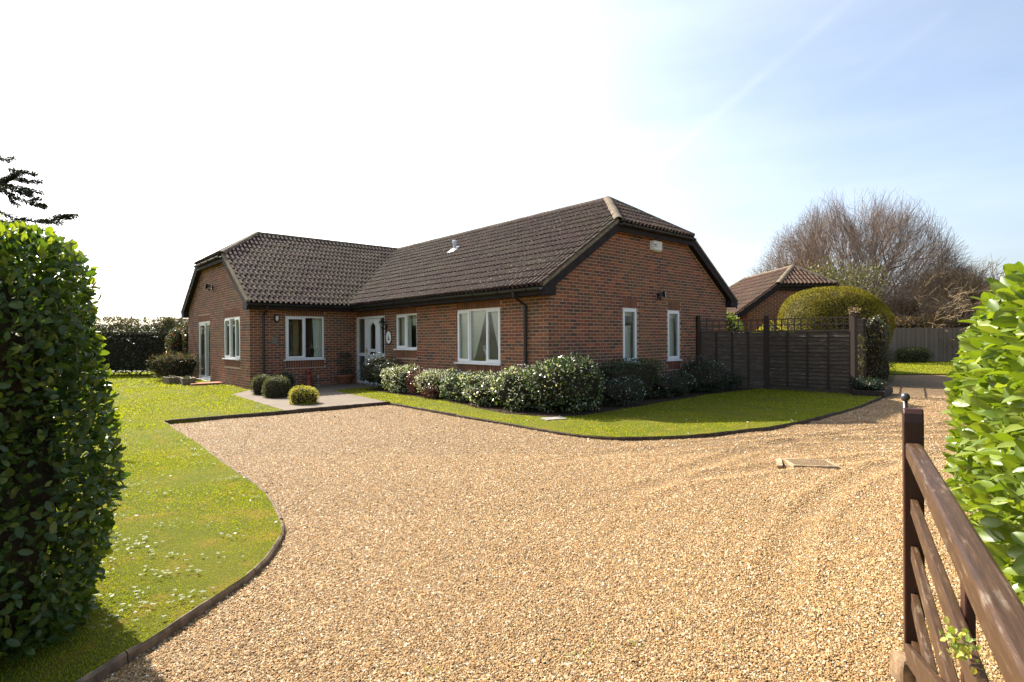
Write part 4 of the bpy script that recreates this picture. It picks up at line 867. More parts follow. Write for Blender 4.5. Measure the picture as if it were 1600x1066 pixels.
# flue with lead flashing on the front slope
fx, fy = 2.35, 6.55; fz = EAVE_Z + SLOPE * (fx + OV); mb = MB(); mb.tube([(fx, fy, fz - .05), (fx, fy, fz + .27)], 0.055, 12); mb.tube([(fx, fy, fz + .27), (fx, fy, fz + .29), (fx, fy, fz + .36), (fx, fy, fz + .38)], [.06, .085, .085, .05], 12); fl = mb.obj('flue', 'lead_metal', house)
mb = MB(); c = [Vector((fx + a, fy + b_, fz + SLOPE * a + .085)) for a, b_ in ((-.26, -.2), (-.26, .2), (.12, .2), (.12, -.2))]; t4 = [Vector((fx + a, fy + b_, fz + SLOPE * a + .14)) for a, b_ in ((-.09, -.08), (-.09, .08), (.08, .08), (.08, -.08))]
mb.hexa(c[::-1] + t4[::-1]); mb.obj('flashing', 'white_enamel', fl)

# ---- fittings hanging on the walls (things of their own) and curtains behind the glass
def on_wall(wl_, u, z, out=0.008):
    p = H(*wl_.P(u, z, out)); d = HM.to_3x3() @ wl_.d; return p, math.atan2(d.y, d.x)     # local x along the wall, -y out of it
p, rz = on_wall(W_g, 3.85, 3.79); al = thing('alarm_box', 'white burglar alarm box high on the gable end', 'alarm box', p, rz)
mb = MB(); mb.hexa([(-.21, 0, -.12), (.23, 0, -.12), (.23, 0, .11), (-.21, 0, .11), (-.16, -.09, -.12), (.20, -.09, -.12), (.20, -.09, .11), (-.16, -.09, .11)]); mb.obj('housing', 'cream_plastic', al)
mb = MB(); mb.hexa([(-.13, 0.0, -.17), (.2, 0.0, -.17), (.2, 0.0, -.121), (-.13, 0.0, -.121), (-.10, -.075, -.16), (.17, -.075, -.16), (.17, -.075, -.121), (-.10, -.075, -.121)]); mb.obj('strobe_lens', 'stained_plastic', al)
mb = MB(); mb.poly([(-.150, -.0925, -.005), (-.045, -.0925, -.005), (-.045, -.0925, .025), (-.150, -.0925, .025)]); mb.poly([(-.15, -.0925, -.045), (-.01, -.0925, -.045), (-.01, -.0925, -.032), (-.15, -.0925, -.032)]); mb.obj('printed_mark', 'black_plastic', al)
def floodlight(p, rz, label, aim):
    t = thing('floodlight', label, 'floodlight', p, rz, 'security floodlights on the gables'); mb = MB(); mb.box(-.05, .05, -.03, 0, -.06, .06); mb.bar((0, -.03, 0), (0, -.10, .02), .03, .03); mb.obj('bracket', 'black_plastic', t)
    mb = MB(); c, s_ = math.cos(aim), math.sin(aim)
    def R(x, y, z): return (x * c - y * s_, x * s_ + y * c - .10, z + .03)
    mb.hexa([R(-.05, -.02, -.04), R(.05, -.02, -.04), R(.05, .05, -.04), R(-.05, .05, -.04), R(-.05, -.02, .05), R(.05, -.02, .05), R(.05, .05, .05), R(-.05, .05, .05)])
    mb.hexa([R(-.10, -.10, -.09), R(.10, -.10, -.09), R(.05, -.021, -.04), R(-.05, -.021, -.04), R(-.10, -.08, .08), R(.10, -.08, .08), R(.05, -.021, .05), R(-.05, -.021, .05)]); mb.obj('lamp_head', 'black_plastic', t)
    mb = MB(); mb.poly([R(-.085, -.1025, -.075), R(.085, -.1025, -.075), R(.085, -.086, .066), R(-.085, -.086, .066)]); mb.obj('lens', 'cream_plastic', t)
    mb = MB(); mb.tube([(-.03, -.07, -.05), (-.05, -.10, -.12)], [.03, .02], 8); mb.obj('sensor', 'black_plastic', t)
p, rz = on_wall(W_g, 4.0, 2.53); floodlight(p, rz, 'black floodlight above the two slim gable windows', 0.5)
p, rz = on_wall(W_ws, WW - 4.0, 3.27); floodlight(p, rz, 'grey floodlight high on the left wing above its patio door', -0.3)
p, rz = on_wall(W_wf, WP - 2.53, 2.10); t = thing('bulkhead_light', 'black oval wall light beside the bow-free wing window and downpipe', 'wall light', p, rz); t['label'] = 'black oval wall light between the downpipe and the wing window'
mb = MB(); mb.lathe([(0.02, 0), (.085, 0), (.085, .03), (.07, .06), (.05, .065)], 14); mb.v = [(x, -z, y * 1.5) for x, y, z in mb.v]; mb.obj('backplate', 'black_plastic', t)
mb = MB(); mb.lathe([(0.055, .03), (.055, .075), (.03, .10), (.005, .105)], 12); mb.v = [(x * .8, -z, y * 1.5) for x, y, z in mb.v]; mb.obj('lens', 'cream_plastic', t)
# lantern by the front door
p, rz = on_wall(W_f, FL - 6.80, 1.82); t = thing('wall_lantern', 'dark carriage lantern beside the front door', 'lantern', p, rz)
mb = MB(); mb.box(-.04, .04, -.02, 0, -.10, .10); mb.tube([(0, -.02, -.02), (0, -.08, -.06), (0, -.13, -.02), (0, -.14, .10), (0, -.13, .16)], .012, 6); mb.obj('bracket', 'black_plastic', t)
mb = MB(); mb.lathe([(.05, .06), (.09, .18)], 6, c=(0, -.14, -.06)); mb.obj('glass_body', 'window_glass', t)
mb = MB(); mb.lathe([(.10, .18), (.07, .24), (.02, .28), (.012, .31)], 6, c=(0, -.14, -.06)); mb.lathe([(.02, .02), (.05, .06)], 6, c=(0, -.14, -.06)); mb.obj('lantern_cap', 'black_plastic', t)
# oval name plate: white enamel with a dark boat-like motif, dark rim
p, rz = on_wall(W_f, FL - 6.64, 1.515); t = thing('oval_plaque', 'white oval plaque with a small dark picture beside the front door', 'plaque', p, rz)
def disc(mb, rx, rz_, y, cx=0, cz=0, n=20): mb.poly([(cx + rx * math.cos(2 * math.pi * k / n), y, cz + rz_ * math.sin(2 * math.pi * k / n)) for k in range(n)])
mb = MB(); mb.lathe([(.0, 0), (.175, 0), (.175, .012), (.160, .02), (.155, .012), (.0, .012)], 24); mb.v = [(x, -z, y * 1.22) for x, y, z in mb.v]; mb.obj('rim', 'dark_board', t)
mb = MB(); disc(mb, .152, .185, -.0145); mb.obj('enamel_face', 'white_enamel', t)
mb = MB(); mb.poly([(-.065, -.017, -.035), (-.045, -.017, -.085), (.045, -.017, -.085), (.07, -.017, -.035), (.02, -.017, -.05)]); mb.poly([(-.045, -.017, -.03), (-.012, -.017, -.03), (-.012, -.017, .085)]); mb.poly([(.0, -.017, -.03), (.045, -.017, -.03), (.0, -.017, .06)]); mb.obj('painted_motif', 'dark_board', t)
# small square ornament with a pointed hook on the wing wall
p, rz = on_wall(W_wf, WP - 2.592, 1.46); t = thing('wall_ornament', 'small pale square ornament with a spike on the wing wall', 'ornament', p, rz)
mb = MB(); ring_w = .012
for k in range(4):
    mb.box(-.075 + k * .05 - .008, -.075 + k * .05 + .008, -.02, 0, -.085, .07); mb.box(-.085, .085, -.019, -.001, -.075 + k * .045 - .008, -.075 + k * .045 + .008)
mb.obj('lattice', 'concrete_slab', t)
mb = MB(); mb.poly([(-.07, -.012, .071), (.07, -.012, .071), (.012, -.012, .15), (0, -.012, .24), (-.012, -.012, .15)]); mb.obj('spike', 'trough_stone', t)
def curtain(wl_, label, mat, shape, z0, z1, out=-0.20, folds=9, group='curtains behind the windows', name='curtain'):
    """pleated cloth hung behind the glass; shape(t) gives left and right edge at height fraction t"""
    mb = MB(); nz_, nx = 14, folds * 4; c = wl_.P(*((sum(shape(1)) / 2), z1), out); p = H(*c); t_ = []
    for j in range(nz_ + 1):
        tt = j / nz_; l, r_ = shape(tt)
        for i in range(nx + 1):
            q = wl_.P(l + (r_ - l) * i / nx, z0 + (z1 - z0) * tt, out + 0.018 * math.sin(i / nx * folds * 2 * math.pi + 0.6 * math.sin(3 * tt))); mb.v.append(tuple(HM @ q - p))
    for j in range(nz_):
        for i in range(nx): k = j * (nx + 1) + i; mb.f.append((k, k + 1, k + nx + 2, k + nx + 1)); mb.m.append(0)
    o = mb.obj(name, mat, None, True, label=label, category='curtain', group=group); o.location = p; return o
a, b_ = FL - 3.242, FL - 1.538; ml, mr = FL - 2.72, FL - 2.07
curtain(W_f, 'straight pale curtain in the left light of the three-light front window', 'curtain_net', lambda t: (a - .12, ml - .10), .85, HEAD + .05, -.13)
curtain(W_f, 'net curtain tied back left in the middle light of the front window', 'curtain_net', lambda t: (ml - .08, ml + .02 + (mr - ml - .09) * min(1, max(0, t - .08)) ** .8), .85, HEAD + .05, -.125, 10)
curtain(W_f, 'net curtain tied back right in the right light of the front window', 'curtain_net', lambda t: (b_ - .13 - (b_ - mr - .10) * min(1, max(0, t - .15)) ** .75, b_ - .04), .85, HEAD + .05, -.125, 9)
a2, b2 = FL - 6.25, FL - 5.109
curtain(W_f, 'pale blind in the left half of the small window by the door', 'curtain_net', lambda t: (a2, a2 + .56), 1.15, HEAD + .05, -.19, 5)
curtain(W_f, 'half lowered blind in the right half of the small window by the door', 'curtain_net', lambda t: (a2 + .58, b2), 1.85, HEAD + .05, -.21, 2)
curtain(W_g, 'net curtain in the left slim window of the gable end', 'curtain_net', lambda t: (2.5, 3.12), .85, 1.75, -.19, 8)
curtain(W_g, 'net curtain in the right slim window of the gable end', 'curtain_net', lambda t: (4.68, 5.04), .85, HEAD + .05, -.19, 5)
curtain(W_g, 'scalloped net pelmet in the left slim window of the gable', 'curtain_net', lambda t: (2.5 + .1 * (1 - t) * 0, 3.12), 2.0, HEAD + .05, -.17, 8)
a3, b3 = WP - 2.266, WP - 1.075
curtain(W_wf, 'gold curtain behind the mullion of the wing window', 'curtain_gold', lambda t: (a3 + .38, a3 + .56), .95, HEAD + .03, -.45, 3)
curtain(W_wf, 'pale gathered curtain at the right of the wing window', 'curtain_net', lambda t: (b3 - .30 + .05 * (1 - t), b3 + .02), .85, HEAD + .03, -.19, 5)
curtain(W_ws, 'pale curtain behind the patio door of the wing', 'curtain_net', lambda t: (WW - 6.0, WW - 5.5), .1, 2.2, -.25, 6)
curtain(W_ws, 'pale curtain in the three-light window of the left wing', 'curtain_net', lambda t: (WW - 1.95, WW - 1.5), .85, 2.2, -.25, 5)
# on the sills
p = H(*W_wf.P(b3 - .38, .94, -.22)); t = thing('window_sill_jug', 'dark jug on the sill inside the wing window', 'jug', p); mb = MB(); mb.lathe([(.06, 0), (.10, .08), (.10, .2), (.07, .28), (.08, .32)], 12); mb.obj('jug_body', 'dark_board', t); mb = MB(); mb.tube([(.09, 0, .24), (.15, 0, .2), (.13, 0, .1), (.09, 0, .09)], .012, 6); mb.obj('handle', 'dark_board', t)
p = H(*W_f.P(mr - .13, .90, -.12)); t = thing('glass_vase', 'pale flower vase on the sill of the front window', 'vase', p); mb = MB(); mb.lathe([(.035, 0), (.02, .05), (.015, .14), (.05, .24), (.055, .28)], 12); mb.obj('vase_body', 'white_enamel', t)
P_, n_ = surf_points(60, (.08, .08, .05), 2, .02); leaf_cloud('flowers', P_ + np.array((0, 0, .32)), n_, .04, .8, 'flower_white', t)

# ------------------------------------------------------------------ the garage behind the fence
gar = thing('garage', 'brick outbuilding with half-hipped tiled roof behind the yew', 'garage', (11.0, 21.0, 0), 0.0)
GWd, GLen, GE, GS = 4.7, 6.2, 2.30, 0.72
grun = GWd / 2 + .25; gk = math.hypot(1, GS); gs_u, gs_z = 1 / gk, GS / gk; gridge = GE + GS * grun; ghz = 3.40; ghx = (ghz - GE) / GS; ghr = (gridge - ghz) / GS
class GWall(Wall): pass
def gtop(u): return min(GE - .08 + GS * (min(u, GWd - u) + .25), ghz - .1)
gw1 = Wall((-GWd / 2, 0), (1, 0), (0, -1), GWd, gtop); gw2 = Wall((-GWd / 2, GLen), (0, -1), (-1, 0), GLen, lambda u: GE + .1); gw3 = Wall((GWd / 2, 0), (0, 1), (1, 0), GLen, lambda u: GE + .1)
GB = MB()
for wl_ in (gw1, gw2, gw3):
    mb = MB(); n = 24
    for k in range(n):
        x, y = wl_.L * k / n, wl_.L * (k + 1) / n; mb.hexa([wl_.P(x, -.05, 0), wl_.P(y, -.05, 0), wl_.P(y, -.05, -.2), wl_.P(x, -.05, -.2), wl_.P(x, wl_.top(x), 0), wl_.P(y, wl_.top(y), 0), wl_.P(y, wl_.top(y), -.2), wl_.P(x, wl_.top(x), -.2)], 0, (0, 1))
    mb.obj('wall', 'mortar', gar); pp = []; lay(wl_, 0, pp, None)
    for (w_, x, y, z0, z1, j, full) in pp: w_.box(GB, x, y, z0, z1, -.03, j, skip=(4,))
GB.obj('bricks', 'brick_red', gar, kind='stuff')
SLOPES.clear(); GT = MB(); gsl = grun * gk
gL = GLen + .3
g1 = Plane((-grun, gL - .15, GE), (0, -1, 0), (gs_u, 0, gs_z), [(0, 0), (gL, 0), (gL, ghx * gk), (gL - ghr, gsl), (ghr, gsl), (0, ghx * gk)])
g2 = Plane((grun, -.15, GE), (0, 1, 0), (-gs_u, 0, gs_z), [(0, 0), (gL, 0), (gL, ghx * gk), (gL - ghr, gsl), (ghr, gsl), (0, ghx * gk)])
ghl = grun - ghx; g3 = Plane((-ghl, -.15, ghz), (1, 0, 0), (0, gs_u, gs_z), [(0, 0), (2 * ghl, 0), (ghl, ghr * gk)]); g4 = Plane((ghl, gL - .15, ghz), (-1, 0, 0), (0, -gs_u, gs_z), [(0, 0), (2 * ghl, 0), (ghl, ghr * gk)])
for pl in (g1, g2, g3, g4): slope(pl, gar, 0, GT, 'garage_tile')
finish_tiles(); weld(GT); GT.obj('roof_tiles', 'garage_tile', gar, kind='stuff')
ridge_line((0, -.15 + ghr, gridge), (0, gL - .15 - ghr, gridge), gar)
for sx in (-1, 1): ridge_line((sx * ghl, -.15, ghz), (0, -.15 + ghr, gridge), gar, lift=.02); ridge_line((sx * ghl, gL - .15, ghz), (0, gL - .15 - ghr, gridge), gar, lift=.02)
for sx in (-1, 1):
    mb = MB(); lo, hi = (sx * grun, GE), (sx * ghl, ghz); mb.hexa([(lo[0], -.155, lo[1] - .2), (hi[0], -.155, hi[1] - .2), (hi[0], -.12, hi[1] - .2), (lo[0], -.12, lo[1] - .2), (lo[0], -.155, lo[1] + .03), (hi[0], -.155, hi[1] + .03), (hi[0], -.12, hi[1] + .03), (lo[0], -.12, lo[1] + .03)]); mb.obj('bargeboard', 'dark_board', gar)
mb = MB(); mb.box(-ghl, ghl, -.16, -.12, ghz - .2, ghz - .004); mb.obj('fascia', 'dark_board', gar); gutter(Vector((-ghl, -.215, ghz - .03)), Vector((ghl, -.215, ghz - .03)), Vector((0, -1, 0)), gar)
gutter(Vector((-grun - .056, -.15, GE - .03)), Vector((-grun - .056, GLen, GE - .03)), Vector((-1, 0, 0)), gar)

# ------------------------------------------------------------------ lapped garden fence with trellis
fence = thing('garden_fence', 'dark lapped timber fence with trellis top beside the gable', 'fence', (7.05, 15.5, 0)); FO = Vector((7.05, 15.5, 0))
FP = [Vector((5.17, 15.55, 0)), Vector((6.94, 15.27, 0)), Vector((8.38, 13.75, 0))]
def post(p, h, w_, parent, rz=0.0, name='post'):
    mb = MB(); mb.box(-w_ / 2, w_ / 2, -w_ / 2, w_ / 2, -.2, h); mb.hexa([(-w_ / 2 - .01, -w_ / 2 - .01, h + .001), (w_ / 2 + .01, -w_ / 2 - .01, h + .001), (w_ / 2 + .01, w_ / 2 + .01, h + .001), (-w_ / 2 - .01, w_ / 2 + .01, h + .001), (-.02, -.02, h + .04), (.02, -.02, h + .04), (.02, .02, h + .04), (-.02, .02, h + .04)]); o = mb.obj(name, 'fence_post_wood', parent); o.location = p; o.rotation_euler.z = rz; return o
post(FP[0] - FO, 2.02, .09, fence, .3); post(FP[1] - FO, 2.03, .12, fence, -.6); post(FP[2] - FO, 2.05, .13, fence, -1.1)
def lap_panel(A, B, z0, z1, nb, bays, trell):
    A, B = A - FO, B - FO; d = (B - A).normalized(); n = Vector((d.y, -d.x, 0)); n = n if (n.y < 0 or True) else -n
    if (n.dot(Vector((0, 0, 0)) - (A + FO))) < 0: n = -n
    A = A + d * .06; B = B - d * .06; st = (z1 - z0) / nb; L = (B - A).length
    mb = MB(); mb.bar(A + Vector((0, 0, z0 - .07)), B + Vector((0, 0, z0 - .07)), .03, .14); mb.obj('gravel_board', 'fence_board_wood', fence)
    for k in range(nb):
        z = z0 + k * st; w1, w2 = rnd.uniform(-.008, .008), rnd.uniform(-.008, .008); mb = MB(); m_ = 6; i0 = 0
        for j in range(m_ + 1):
            c = A + d * (L * j / m_); wv_ = (w1 + (w2 - w1) * j / m_) + rnd.uniform(-.004, .004); lo, hi = z + wv_, z + st * 1.25
            for (o_, zz) in ((.022, lo), (.040, lo), (.012, hi), (.002, hi)): q = c + n * o_; mb.v.append((q.x, q.y, zz))
        for j in range(m_):
            a = j * 4
            for q in range(4): mb.f.append((a + q, a + (q + 1) % 4, a + 4 + (q + 1) % 4, a + 4 + q)); mb.m.append(0)
        mb.obj('fence_board', 'fence_board_wood', fence)
    for k in range(bays + 1):
        c = A + d * (L * k / bays) + n * .042; mb = MB(); mb.bar(c + Vector((0, 0, z0 - .02)), c + Vector((0, 0, z1 + .03)), .04, .022, n); mb.obj('batten', 'fence_post_wood', fence)
    mb = MB(); mb.bar(A + Vector((0, 0, z1 + .045)), B + Vector((0, 0, z1 + .045)), .07, .03); mb.obj('top_rail', 'fence_board_wood', fence)
    t0, t1 = z1 + .065, z1 + trell
    for k in range(3): mb = MB(); zz = t0 + (t1 - t0) * k / 2; mb.bar(A + Vector((0, 0, zz)) + n * .012, B + Vector((0, 0, zz)) + n * .012, .018, .03); mb.obj('trellis_lath', 'trellis_wood', fence)
    m_ = int(L / .16)
    for k in range(m_ + 1): c = A + d * (L * k / m_) - n * .01; mb = MB(); mb.bar(c + Vector((0, 0, t0 - .02)), c + Vector((0, 0, t1 + .02)), .028, .018, n); mb.obj('trellis_lath', 'trellis_wood', fence)
lap_panel(FP[0], FP[1], .16, 1.56, 14, 4, .36); lap_panel(FP[1], FP[2], .16, 1.55, 14, 4, .38)
# trellis screen running back along the drive
ts = thing('trellis_screen', 'weathered trellis screen along the drive right of the dark fence', 'trellis', (8.5, 13.85, 0)); TO = Vector((8.5, 13.85, 0)); TB = Vector((10.1, 16.1, 0)) - TO; d = TB.normalized()
post(TB, 1.95, .10, ts, .9); post(TB + d * 1.3, 1.9, .09, ts, .9)
for zz in (.3, .75, 1.2, 1.62, 1.76, 1.9): mb = MB(); mb.bar(Vector((0, 0, zz)) + d * .1, TB + d * 1.25 + Vector((0, 0, zz)), .02, .03); mb.obj('trellis_lath', 'trellis_wood', ts)
for k in range(22): c = d * (.15 + k * .2); mb = MB(); mb.bar(c + Vector((0, 0, .08)), c + Vector((0, 0, 1.92)), .03, .02, (d.y, -d.x, 0)); mb.obj('trellis_lath', 'trellis_wood', ts)
# raised timber bed at the foot of the screen
rb = thing('raised_bed', 'low timber planter at the foot of the trellis screen', 'planter', (8.35, 13.25, 0), .86)
for (x0, y0, x1, y1) in ((0, -.35, 1.5, -.35), (1.5, -.35, 1.5, .25), (0, .25, 1.5, .25), (0, -.35, 0, .25)):
    for k in range(1): mb = MB(); mb.bar((x0, y0, .1 + k * .15), (x1, y1, .1 + k * .15), .045, .145); mb.obj('side_board', 'fence_post_wood', rb)
mb = MB(); mb.box(.03, 1.47, -.32, .22, .0, .15); mb.obj('bed_soil', 'soil', rb)

# ------------------------------------------------------------------ grey fence across the back
bf = thing('boundary_fence', 'grey vertical board fence across the back of the garden', 'fence', (24, 31, 0)); BO = Vector((24, 31, 0))
x = 14.0; k = 0; bmesh_ = MB(); bmesh_.box(0, .118, -.012, .012, .05, 1.92); bme = bmesh_.mesh('fence_board', ['grey_pale_wood'])
while x < 33: o = link('fence_board', bme, bf, (x - 24, (k % 2) * -.014 - .02 * (x - 24) * .1, rnd.uniform(-.015, .015))); x += .128; k += 1
for zz in (.35, 1.0, 1.65): mb = MB(); mb.box(-10, 9, .05, .1, zz, zz + .08); mb.obj('rail', 'grey_pale_wood', bf)

# ------------------------------------------------------------------ near gate
GD = Vector((-.52, -.854, 0)).normalized(); GN = Vector((GD.y, -GD.x, 0))       # along the gate to the hinge; GN to the camera side
GN = GN if GN.x < 0 else -GN
gate = thing('timber_gate', 'brown stained timber field gate standing open against the right hedge', 'gate', (1.715, 2.40, 0)); 
def GP(s_, z, o=0.0): q = GD * s_ + GN * o; return Vector((q.x, q.y, z))
def gbox(mb, s0, s1, z0a, z1a, o0, o1, z0b=None, z1b=None, mi=0):
    z0b = z0a if z0b is None else z0b; z1b = z1a if z1b is None else z1b
    mb.hexa([GP(s0, z0a, o1), GP(s1, z0b, o1), GP(s1, z0b, o0), GP(s0, z0a, o0), GP(s0, z1a, o1), GP(s1, z1b, o1), GP(s1, z1b, o0), GP(s0, z1a, o0)], mi)
def bevel_obj(mb, name, mat, parent, w_=.006):
    o = mb.obj(name, mat, parent); md = o.modifiers.new('bevel', 'BEVEL'); md.width = w_; md.segments = 2; return o
mb = MB(); prof = [(-.037, .06), (.037, .06), (.037, 1.08), (.030, 1.115), (.015, 1.135), (-.015, 1.135), (-.030, 1.115), (-.037, 1.08)]
i0 = 0
for o_ in (.036, -.036): mb.v += [tuple(GP(s_, z, o_)) for s_, z in prof]
mb.f = [tuple(range(8))[::-1], tuple(range(8, 16))] + [(k, (k + 1) % 8, 8 + (k + 1) % 8, 8 + k) for k in range(8)]; mb.m = [0] * 10
bevel_obj(mb, 'stile', 'gate_end_stain', gate)
mb = MB(); gbox(mb, .038, 2.3, .925, .992, -.029, .029); bevel_obj(mb, 'top_rail', 'gate_stain', gate, .010)
for (zt, wd) in ((.755, .064), (.555, .064), (.355, .064), (.155, .064)): mb = MB(); gbox(mb, .035, 2.3, zt - wd, zt, -.013, .013); bevel_obj(mb, 'rail', 'gate_stain', gate, .004)
mb = MB(); gbox(mb, .03, 2.1, .055, .135, .014, .036, .83, .91); bevel_obj(mb, 'brace', 'gate_stain', gate, .004)
mb = MB(); gbox(mb, 1.12, 1.19, .08, .90, -.036, -.014); bevel_obj(mb, 'upright', 'gate_end_stain', gate, .004)
mb = MB(); gbox(mb, 2.3, 2.38, .06, 1.2, -.037, .037); bevel_obj(mb, 'hinge_stile', 'gate_end_stain', gate)
mb = MB(); c = GP(-.055, 0, .022); mb.tube([(c.x, c.y, .55), (c.x, c.y, 1.165)], .009, 10); mb.lathe([(.009, 0), (.015, .006), (.0185, .017), (.015, .029), (.005, .035)], 14, c=(c.x, c.y, 1.16)); mb.obj('drop_bolt', 'knob_iron', gate, True)
st_ = thing('gate_stone', 'rough sandstone block at the foot of the open gate', 'stone', (1.66, 2.36, 0)); hf = (.055, .05, .065); bc = block_core(hf, 5.5, .0, .14, 22, 3, 8); bc.v = [(x, y, z + .045) for x, y, z in bc.v]; bc.obj('stone_block', 'sandstone', st_, False)
sp = thing('ivy_sprig', 'yellow green sprig climbing through the gate rails', 'plant', GP(1.45, .0, .03) + gate.location)
n = 90; u_ = rng.normal(0, .035, n); P_ = np.stack([GD.x * u_ + rng.normal(0, .018, n), GD.y * u_ + rng.normal(0, .018, n), .785 + np.abs(rng.normal(0, .012, n))], 1); leaf_cloud('foliage', P_, unit(rng.normal(0, 1, (n, 3)) + np.array((-.5, .2, .9))), .015, .75, 'yellow_sprig_leaf', sp, 'oval', .6); stems(sp, 3, (.03, .03), .785, .0018)


# ------------------------------------------------------------------ covers in the ground
mh = thing('manhole_cover', 'flat pale inspection covers set in the gravel', 'manhole cover', (3.32, 6.36, .012), -.16)
mb = MB(); mb.box(-.16, .26, -.16, .15, -.02, .010); mb.obj('cover_infill', 'gravel_bed', mh)
for (x0, x1, y0, y1) in ((-.185, .285, -.185, -.162), (-.185, .285, .152, .175), (-.185, -.162, -.161, .151), (.262, .285, -.161, .151)): mb = MB(); mb.box(x0, x1, y0, y1, -.02, .013); mb.obj('frame_bar', 'manhole_steel', mh)
mb = MB(); mb.hexa([(-.36, -.2, -.02), (-.30, -.2, -.02), (-.2, .18, -.02), (-.26, .18, -.02), (-.36, -.2, .010), (-.30, -.2, .010), (-.2, .18, .010), (-.26, .18, .010)]); mb.obj('kerb_bar', 'manhole_steel', mh)
mb = MB(); mb.box(-.2, .2, -.14, .14, .0, .062); o = mb.obj('drain_slab', 'concrete_slab', None, label='small pale slab in the lawn before the corner bush', category='slab'); o.location = (.72, 9.76, 0); o.rotation_euler.z = .4

# ------------------------------------------------------------------ planting by the house
def HL(x, y): v = H(x, y); return (v.x, v.y, LAWN_Z)
G1 = 'shrubs along the front wall'; G2 = 'shrubs along the gable end'
shrub('shrub', 'dark fine leaved shrub beside the front door', 'shrub', HL(-.5, 6.15), (.50, .55, .48), 3600, .065, .3, 'dark_fine_leaf', 2.2, .4, .30, 4, PSI, group=G1, spread=.7)
shrub('shrub', 'brightest cream edged shrub of the front bed, next to the dark one', 'shrub', HL(-.55, 4.95), (.5, .62, .35), 2700, .06, .62, 'variegated_leaf', 2.3, .25, .2, 7, PSI, group=G1, flowers=('flower_white', 460, .034))
shrub('shrub', 'rusty red leaved shrub between two cream edged ones', 'shrub', HL(-.62, 3.95), (.38, .40, .32), 2400, .04, .55, 'red_leaf', 2.3, .25, .16, 7, PSI, group=G1, spread=.7)
shrub('shrub', 'cream edged shrub right of the rusty red one', 'shrub', HL(-.5, 3.2), (.5, .58, .34), 2500, .06, .62, 'variegated_leaf', 2.3, .25, .2, 7, PSI, group=G1, flowers=('flower_white', 400, .034))
shrub('shrub', 'small dark red shrub low at the foot of the cream edged one', 'shrub', HL(-.93, 2.95), (.2, .3, .18), 900, .035, .55, 'red_leaf', 2.2, .15, .16, 8, PSI, group=G1, spread=.7)
shrub('shrub', 'pale shrub under the left end of the front window', 'shrub', HL(-.62, 2.1), (.52, .62, .33), 2600, .06, .62, 'variegated_leaf', 2.3, .25, .2, 7, PSI, mat2='shrub_leaf', share2=.6, group=G1, flowers=('flower_white', 360, .032))
shrub('shrub', 'green and cream shrub under the middle of the front window', 'shrub', HL(-.75, .95), (.58, .66, .34), 2800, .06, .6, 'shrub_leaf', 2.3, .25, .2, 7, PSI, mat2='variegated_leaf', share2=.68, group=G1, flowers=('flower_white', 300, .032))
shrub('shrub', 'green and cream shrub at the foot of the black downpipe', 'shrub', HL(-.75, -.05), (.62, .62, .42), 3100, .06, .6, 'shrub_leaf', 2.3, .25, .18, 7, PSI, mat2='variegated_leaf', share2=.58, group=G1, flowers=('flower_white', 300, .032))
shrub('shrub', 'tallest glossy rounded bush at the corner of the house', 'shrub', HL(-.42, -.82), (.72, .66, .53), 6000, .06, .58, 'shrub_leaf', 2.5, .25, .13, 6, PSI, mat2='variegated_leaf', share2=.32, group=G1, flowers=('flower_white', 170, .03))
shrub('shrub', 'square clipped dark hedge plant below the left slim window', 'shrub', HL(2.05, -.55), (.95, .42, .46), 7500, .04, .5, 'shrub_leaf', 4.5, .2, .06, 5, PSI, group=G2)
shrub('shrub', 'low dark shrub with white flowers in front of the clipped hedge plant', 'shrub', HL(1.1, -1.05), (.55, .35, .29), 3000, .036, .5, 'dark_fine_leaf', 2.2, .2, .15, 7, PSI, group=G2, flowers=('flower_white', 260, .024))
shrub('shrub', 'low sprawling shrub with white flowers below the right slim window', 'shrub', HL(3.3, -.75), (.85, .42, .30), 3600, .036, .5, 'dark_fine_leaf', 2.2, .2, .15, 7, PSI, group=G2, flowers=('flower_white', 200, .024))
shrub('shrub', 'rounded dark shrub with white specks against the dark fence', 'shrub', HL(5.0, -.65), (.85, .55, .44), 6000, .036, .5, 'dark_fine_leaf', 2.3, .22, .14, 6, PSI, group=G2, flowers=('flower_white', 260, .022))
shrub('shrub', 'small dark shrub at the foot of the fence', 'shrub', HL(6.15, -.85), (.45, .30, .22), 1500, .036, .5, 'dark_fine_leaf', 2.2, .2, .15, 7, PSI, group=G2)
G3 = 'clipped balls beside the path'
shrub('clipped_ball', 'left olive green clipped ball against the wing corner', 'topiary', (-6.5, 14.62, LAWN_Z), (.29, .29, .31), 3600, .022, .5, 'box_leaf', 2.4, .06, .03, 6, 0, group=G3, core=.05, z0=-.10)
shrub('clipped_ball', 'middle olive green clipped ball of the three', 'topiary', (-5.82, 13.85, LAWN_Z), (.335, .335, .33), 4200, .022, .5, 'box_leaf', 2.4, .06, .03, 6, 0, group=G3, core=.05, z0=-.12)
shrub('clipped_ball', 'bright yellow clipped ball nearest the gravel', 'topiary', (-4.62, 12.42, LAWN_Z), (.31, .31, .26), 4000, .024, .5, 'gold_leaf', 2.4, .06, .05, 8, 0, group=G3, core=.05, z0=-.12)
shrub('clipped_ball', 'dark small ball in shade behind the olive green ones', 'topiary', (-6.35, 15.6, LAWN_Z), (.3, .3, .27), 2000, .024, .5, 'dark_fine_leaf', 2.2, .06, .03, 6, 0, group=G3, core=.05)
